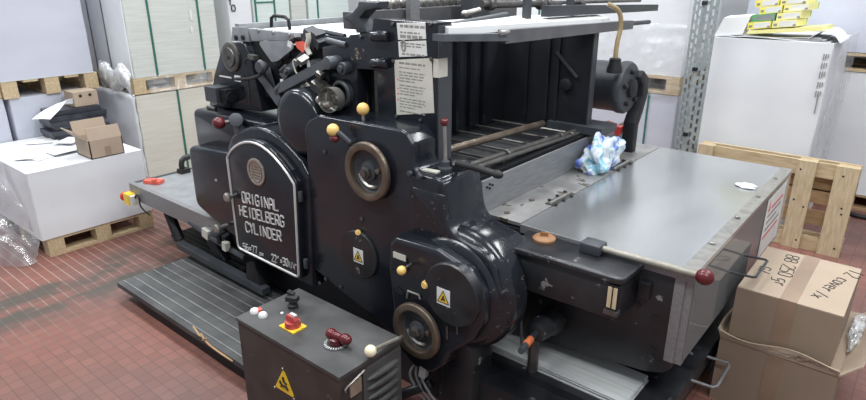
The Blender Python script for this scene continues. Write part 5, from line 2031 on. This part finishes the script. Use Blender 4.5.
def pack(l, r, y, label, ym, front='white', tiltz=0):
    """small pack of forms: yellow body, printed front end; l and r are bottom pixels of the front face"""
    a, b = Q(*l, 'y', y), Q(*r, 'y', y)
    w = (b - a).length
    d = (b - a).normalized()
    t = thing('yellow_pack', label, 'pack', tuple(a), 'yellow packs on the tall white stack')
    n = Vector((-d.y, d.x, 0)).normalized()
    h = .046
    upv = Vector((0, 0, 1))
    dp = .24
    sk = Vector((.10, 0, 0))
    def bx(u0, u1, z0, z1, y0, y1, mm, nm, bev=0):
        p = [a + d * (w * u0) + n * y0, a + d * (w * u1) + n * y0, a + d * (w * u1) + n * y1 + sk * y1, a + d * (w * u0) + n * y1 + sk * y1]
        return MB().hexa([q + upv * z0 for q in p], [q + upv * z1 for q in p], bev).build(nm, mm, t)
    bx(0, 1, 0, h, 0, dp, ym, 'pack_body', .002)
    bx(.28, .97, .006, h - .006, -.0015, .0005, {'white': LABELW, 'grey': GREYST}[front], 'end_label')
    bx(.06, .20, .012, h * .6, -.0016, .0005, INK, 'printed_mark')
    bx(.86, .98, .004, h * .35, -.0022, .0005, INK, 'printed_corner')
    bx(1.0, 1.012, .004, h - .004, dp * .75, dp * .9, GPACK, 'green_end')
    return t


packs = [((747, 29.5), (770, 28), WY + .02, 'leftmost yellow pack of the bottom row', YPACK, 'white'),
         ((771.5, 28), (796, 26.5), WY + .02, 'second yellow pack of the bottom row, right of the leftmost', YPACK2, 'white'),
         ((751, 22), (774, 20.5), WY + .03, 'grey fronted pack with green edge above the leftmost bottom pack', GPACK, 'grey'),
         ((776, 20.5), (800, 18.5), WY + .03, 'yellow pack of the second row, right of the grey fronted pack', YPACK2, 'white'),
         ((759, 14.5), (781, 12.5), WY + .04, 'left yellow pack of the third row', YPACK, 'white'),
         ((783, 12.5), (808, 10), WY + .05, 'right pale yellow pack of the third row', YPACK2, 'white'),
         ((755, 7.5), (778, 5.5), WY + .04, 'left yellow pack on the very top of the pile', YPACK, 'white'),
         ((780, 5.5), (806, 3.5), WY + .05, 'right pale yellow pack on the very top of the pile', YPACK2, 'white')]
for p in packs:
    pack(*p)

# leaning pallet, upright behind the delivery end
LY = 4.50
lp = thing('pallet', 'worn wooden pallet standing on edge behind the cartons', 'pallet', (-.7, LY, 0))
lzt = Q(800, 160, 'y', LY).z
X_r = Q(862, 165, 'y', LY).x
X_l = X_r - .98
T = .022
xs = [(Q(797, 165, 'y', LY).x, Q(817, 165, 'y', LY).x), (Q(837, 165, 'y', LY).x, X_r)]
def upz(x):
    return lzt - .0
for (xa, xb) in xs + [(X_l, X_l + .1)]:
    MB().box(xa, xb, LY, LY + T, .0, lzt, .004).build('face_board', WOODV, lp)
for z in (0.05, lzt / 2, lzt - .05):
    for (xa, xb) in xs + [(X_l, X_l + .1)]:
        MB().box(xa + .004, xb - .004, LY + T, LY + T + .075, z - .045, z + .045, .003).build('block', WOOD, lp)
for k, z in enumerate((.055, .21, .36, lzt - .16, lzt - .05)):
    MB().box(X_l, X_r, LY + T + .075, LY + T + .095, z - .05, z + .05, .003).build('deck_board', WOODD if k in (1, 2, 3) else WOOD, lp)
for z in (.05, lzt - .05):
    MB().box(X_l, X_r, LY + T, LY + T + .02, z - .05, z + .048, .003).build('stringer_board', WOOD, lp)
m = MB()
rng = random.Random(2)
for xa, xb in xs:
    for z in (.06, .30, .34, lzt - .06):
        x = rng.uniform(xa + .02, xb - .02)
        m.cyl((x, LY + .002, z), (x, LY - .003, z), .006, seg=8)
        m.nxt()
m.build_each('nail_head', DARK, lp)

# film wrapped stacks between press and rack upright
FY = 4.80
fl, fr = Q(571, 30, 'y', FY).x, Q(690, 30, 'y', FY).x
FX0 = max(fr - 1.0, -2.36)
fl2, fr2 = Q(585, 110, 'y', FY).x, Q(683, 110, 'y', FY).x
t = stack(FX0, fr - .02, FY, FY + .8, 0, .875, PAPERL, 'pale paper stack behind the motor bracket under a film covered pallet')
m = MB()
x = Q(646, 120, 'y', FY - .005).x
m.box(x - .006, x + .006, FY - .012, FY - .004, .13, .875)
m.box(x - .09, x - .078, FY - .012, FY - .004, .13, .875)
m.build('strap', GREENS, t)
pallet(FX0, fr - .02, FY - .01, FY + .8, .880, .135, 'film covered pallet between the stacks behind the motor', 'x')
stack(FX0, fr - .02, FY, FY + .8, 1.018, 2.2, PAPERW, 'film wrapped white paper stack above the motor')
def ff(u, v):
    n = .05 * mnoise.noise(Vector((u * 7, v * 9, 3)))
    return (FX0 + (fr - FX0) * u, FY - .035 - abs(n), .86 + .55 * v)
tag(MB().grid(ff, 40, 24).build('stretch_film', FILMD, loc=(fr - .5, FY, .86), recalc=False, ang=180), 'creased clear film over the pallet and stack behind the motor', 'plastic film')

# far right stacks
RY = 5.62
pallet(-1.35, .55, RY, RY + .9, 0, .128, 'long floor pallet under the lowest white stack at the right edge', 'x', wood=WOODD)
stack(-1.35, .55, RY, RY + .9, .128, 1.06, PAPERW, 'lower white paper stack at the right edge behind the tall white stack', sag=.01)
pallet(-1.35, .55, RY, RY + .9, 1.065, .135, 'raised wooden pallet at the right edge between two white stacks', 'x')
stack(-1.35, .55, RY, RY + .9, 1.205, 2.4, PAPERL, 'upper white paper stack filling the top right behind the yellow packs', sag=.01)
def hf(u, v):
    return (-.44 + .5 * u, RY - .10 - .12 * math.sin(v * 3.1) - .02 * mnoise.noise(Vector((u * 4, v * 4, 1))), .006 + .10 * (1 - v) + .01 * math.sin(u * 6))
tag(MB().tube([(-.42, RY - .09, .02), (-.28, RY - .22, .02), (-.1, RY - .16, .02), (.15, RY - .2, .02)], .018, 8, smooth=2).build('black_cable', RUBBER, loc=(-.2, RY - .15, 0)), 'black cable lying on the tiles behind the standing pallet', 'cable')
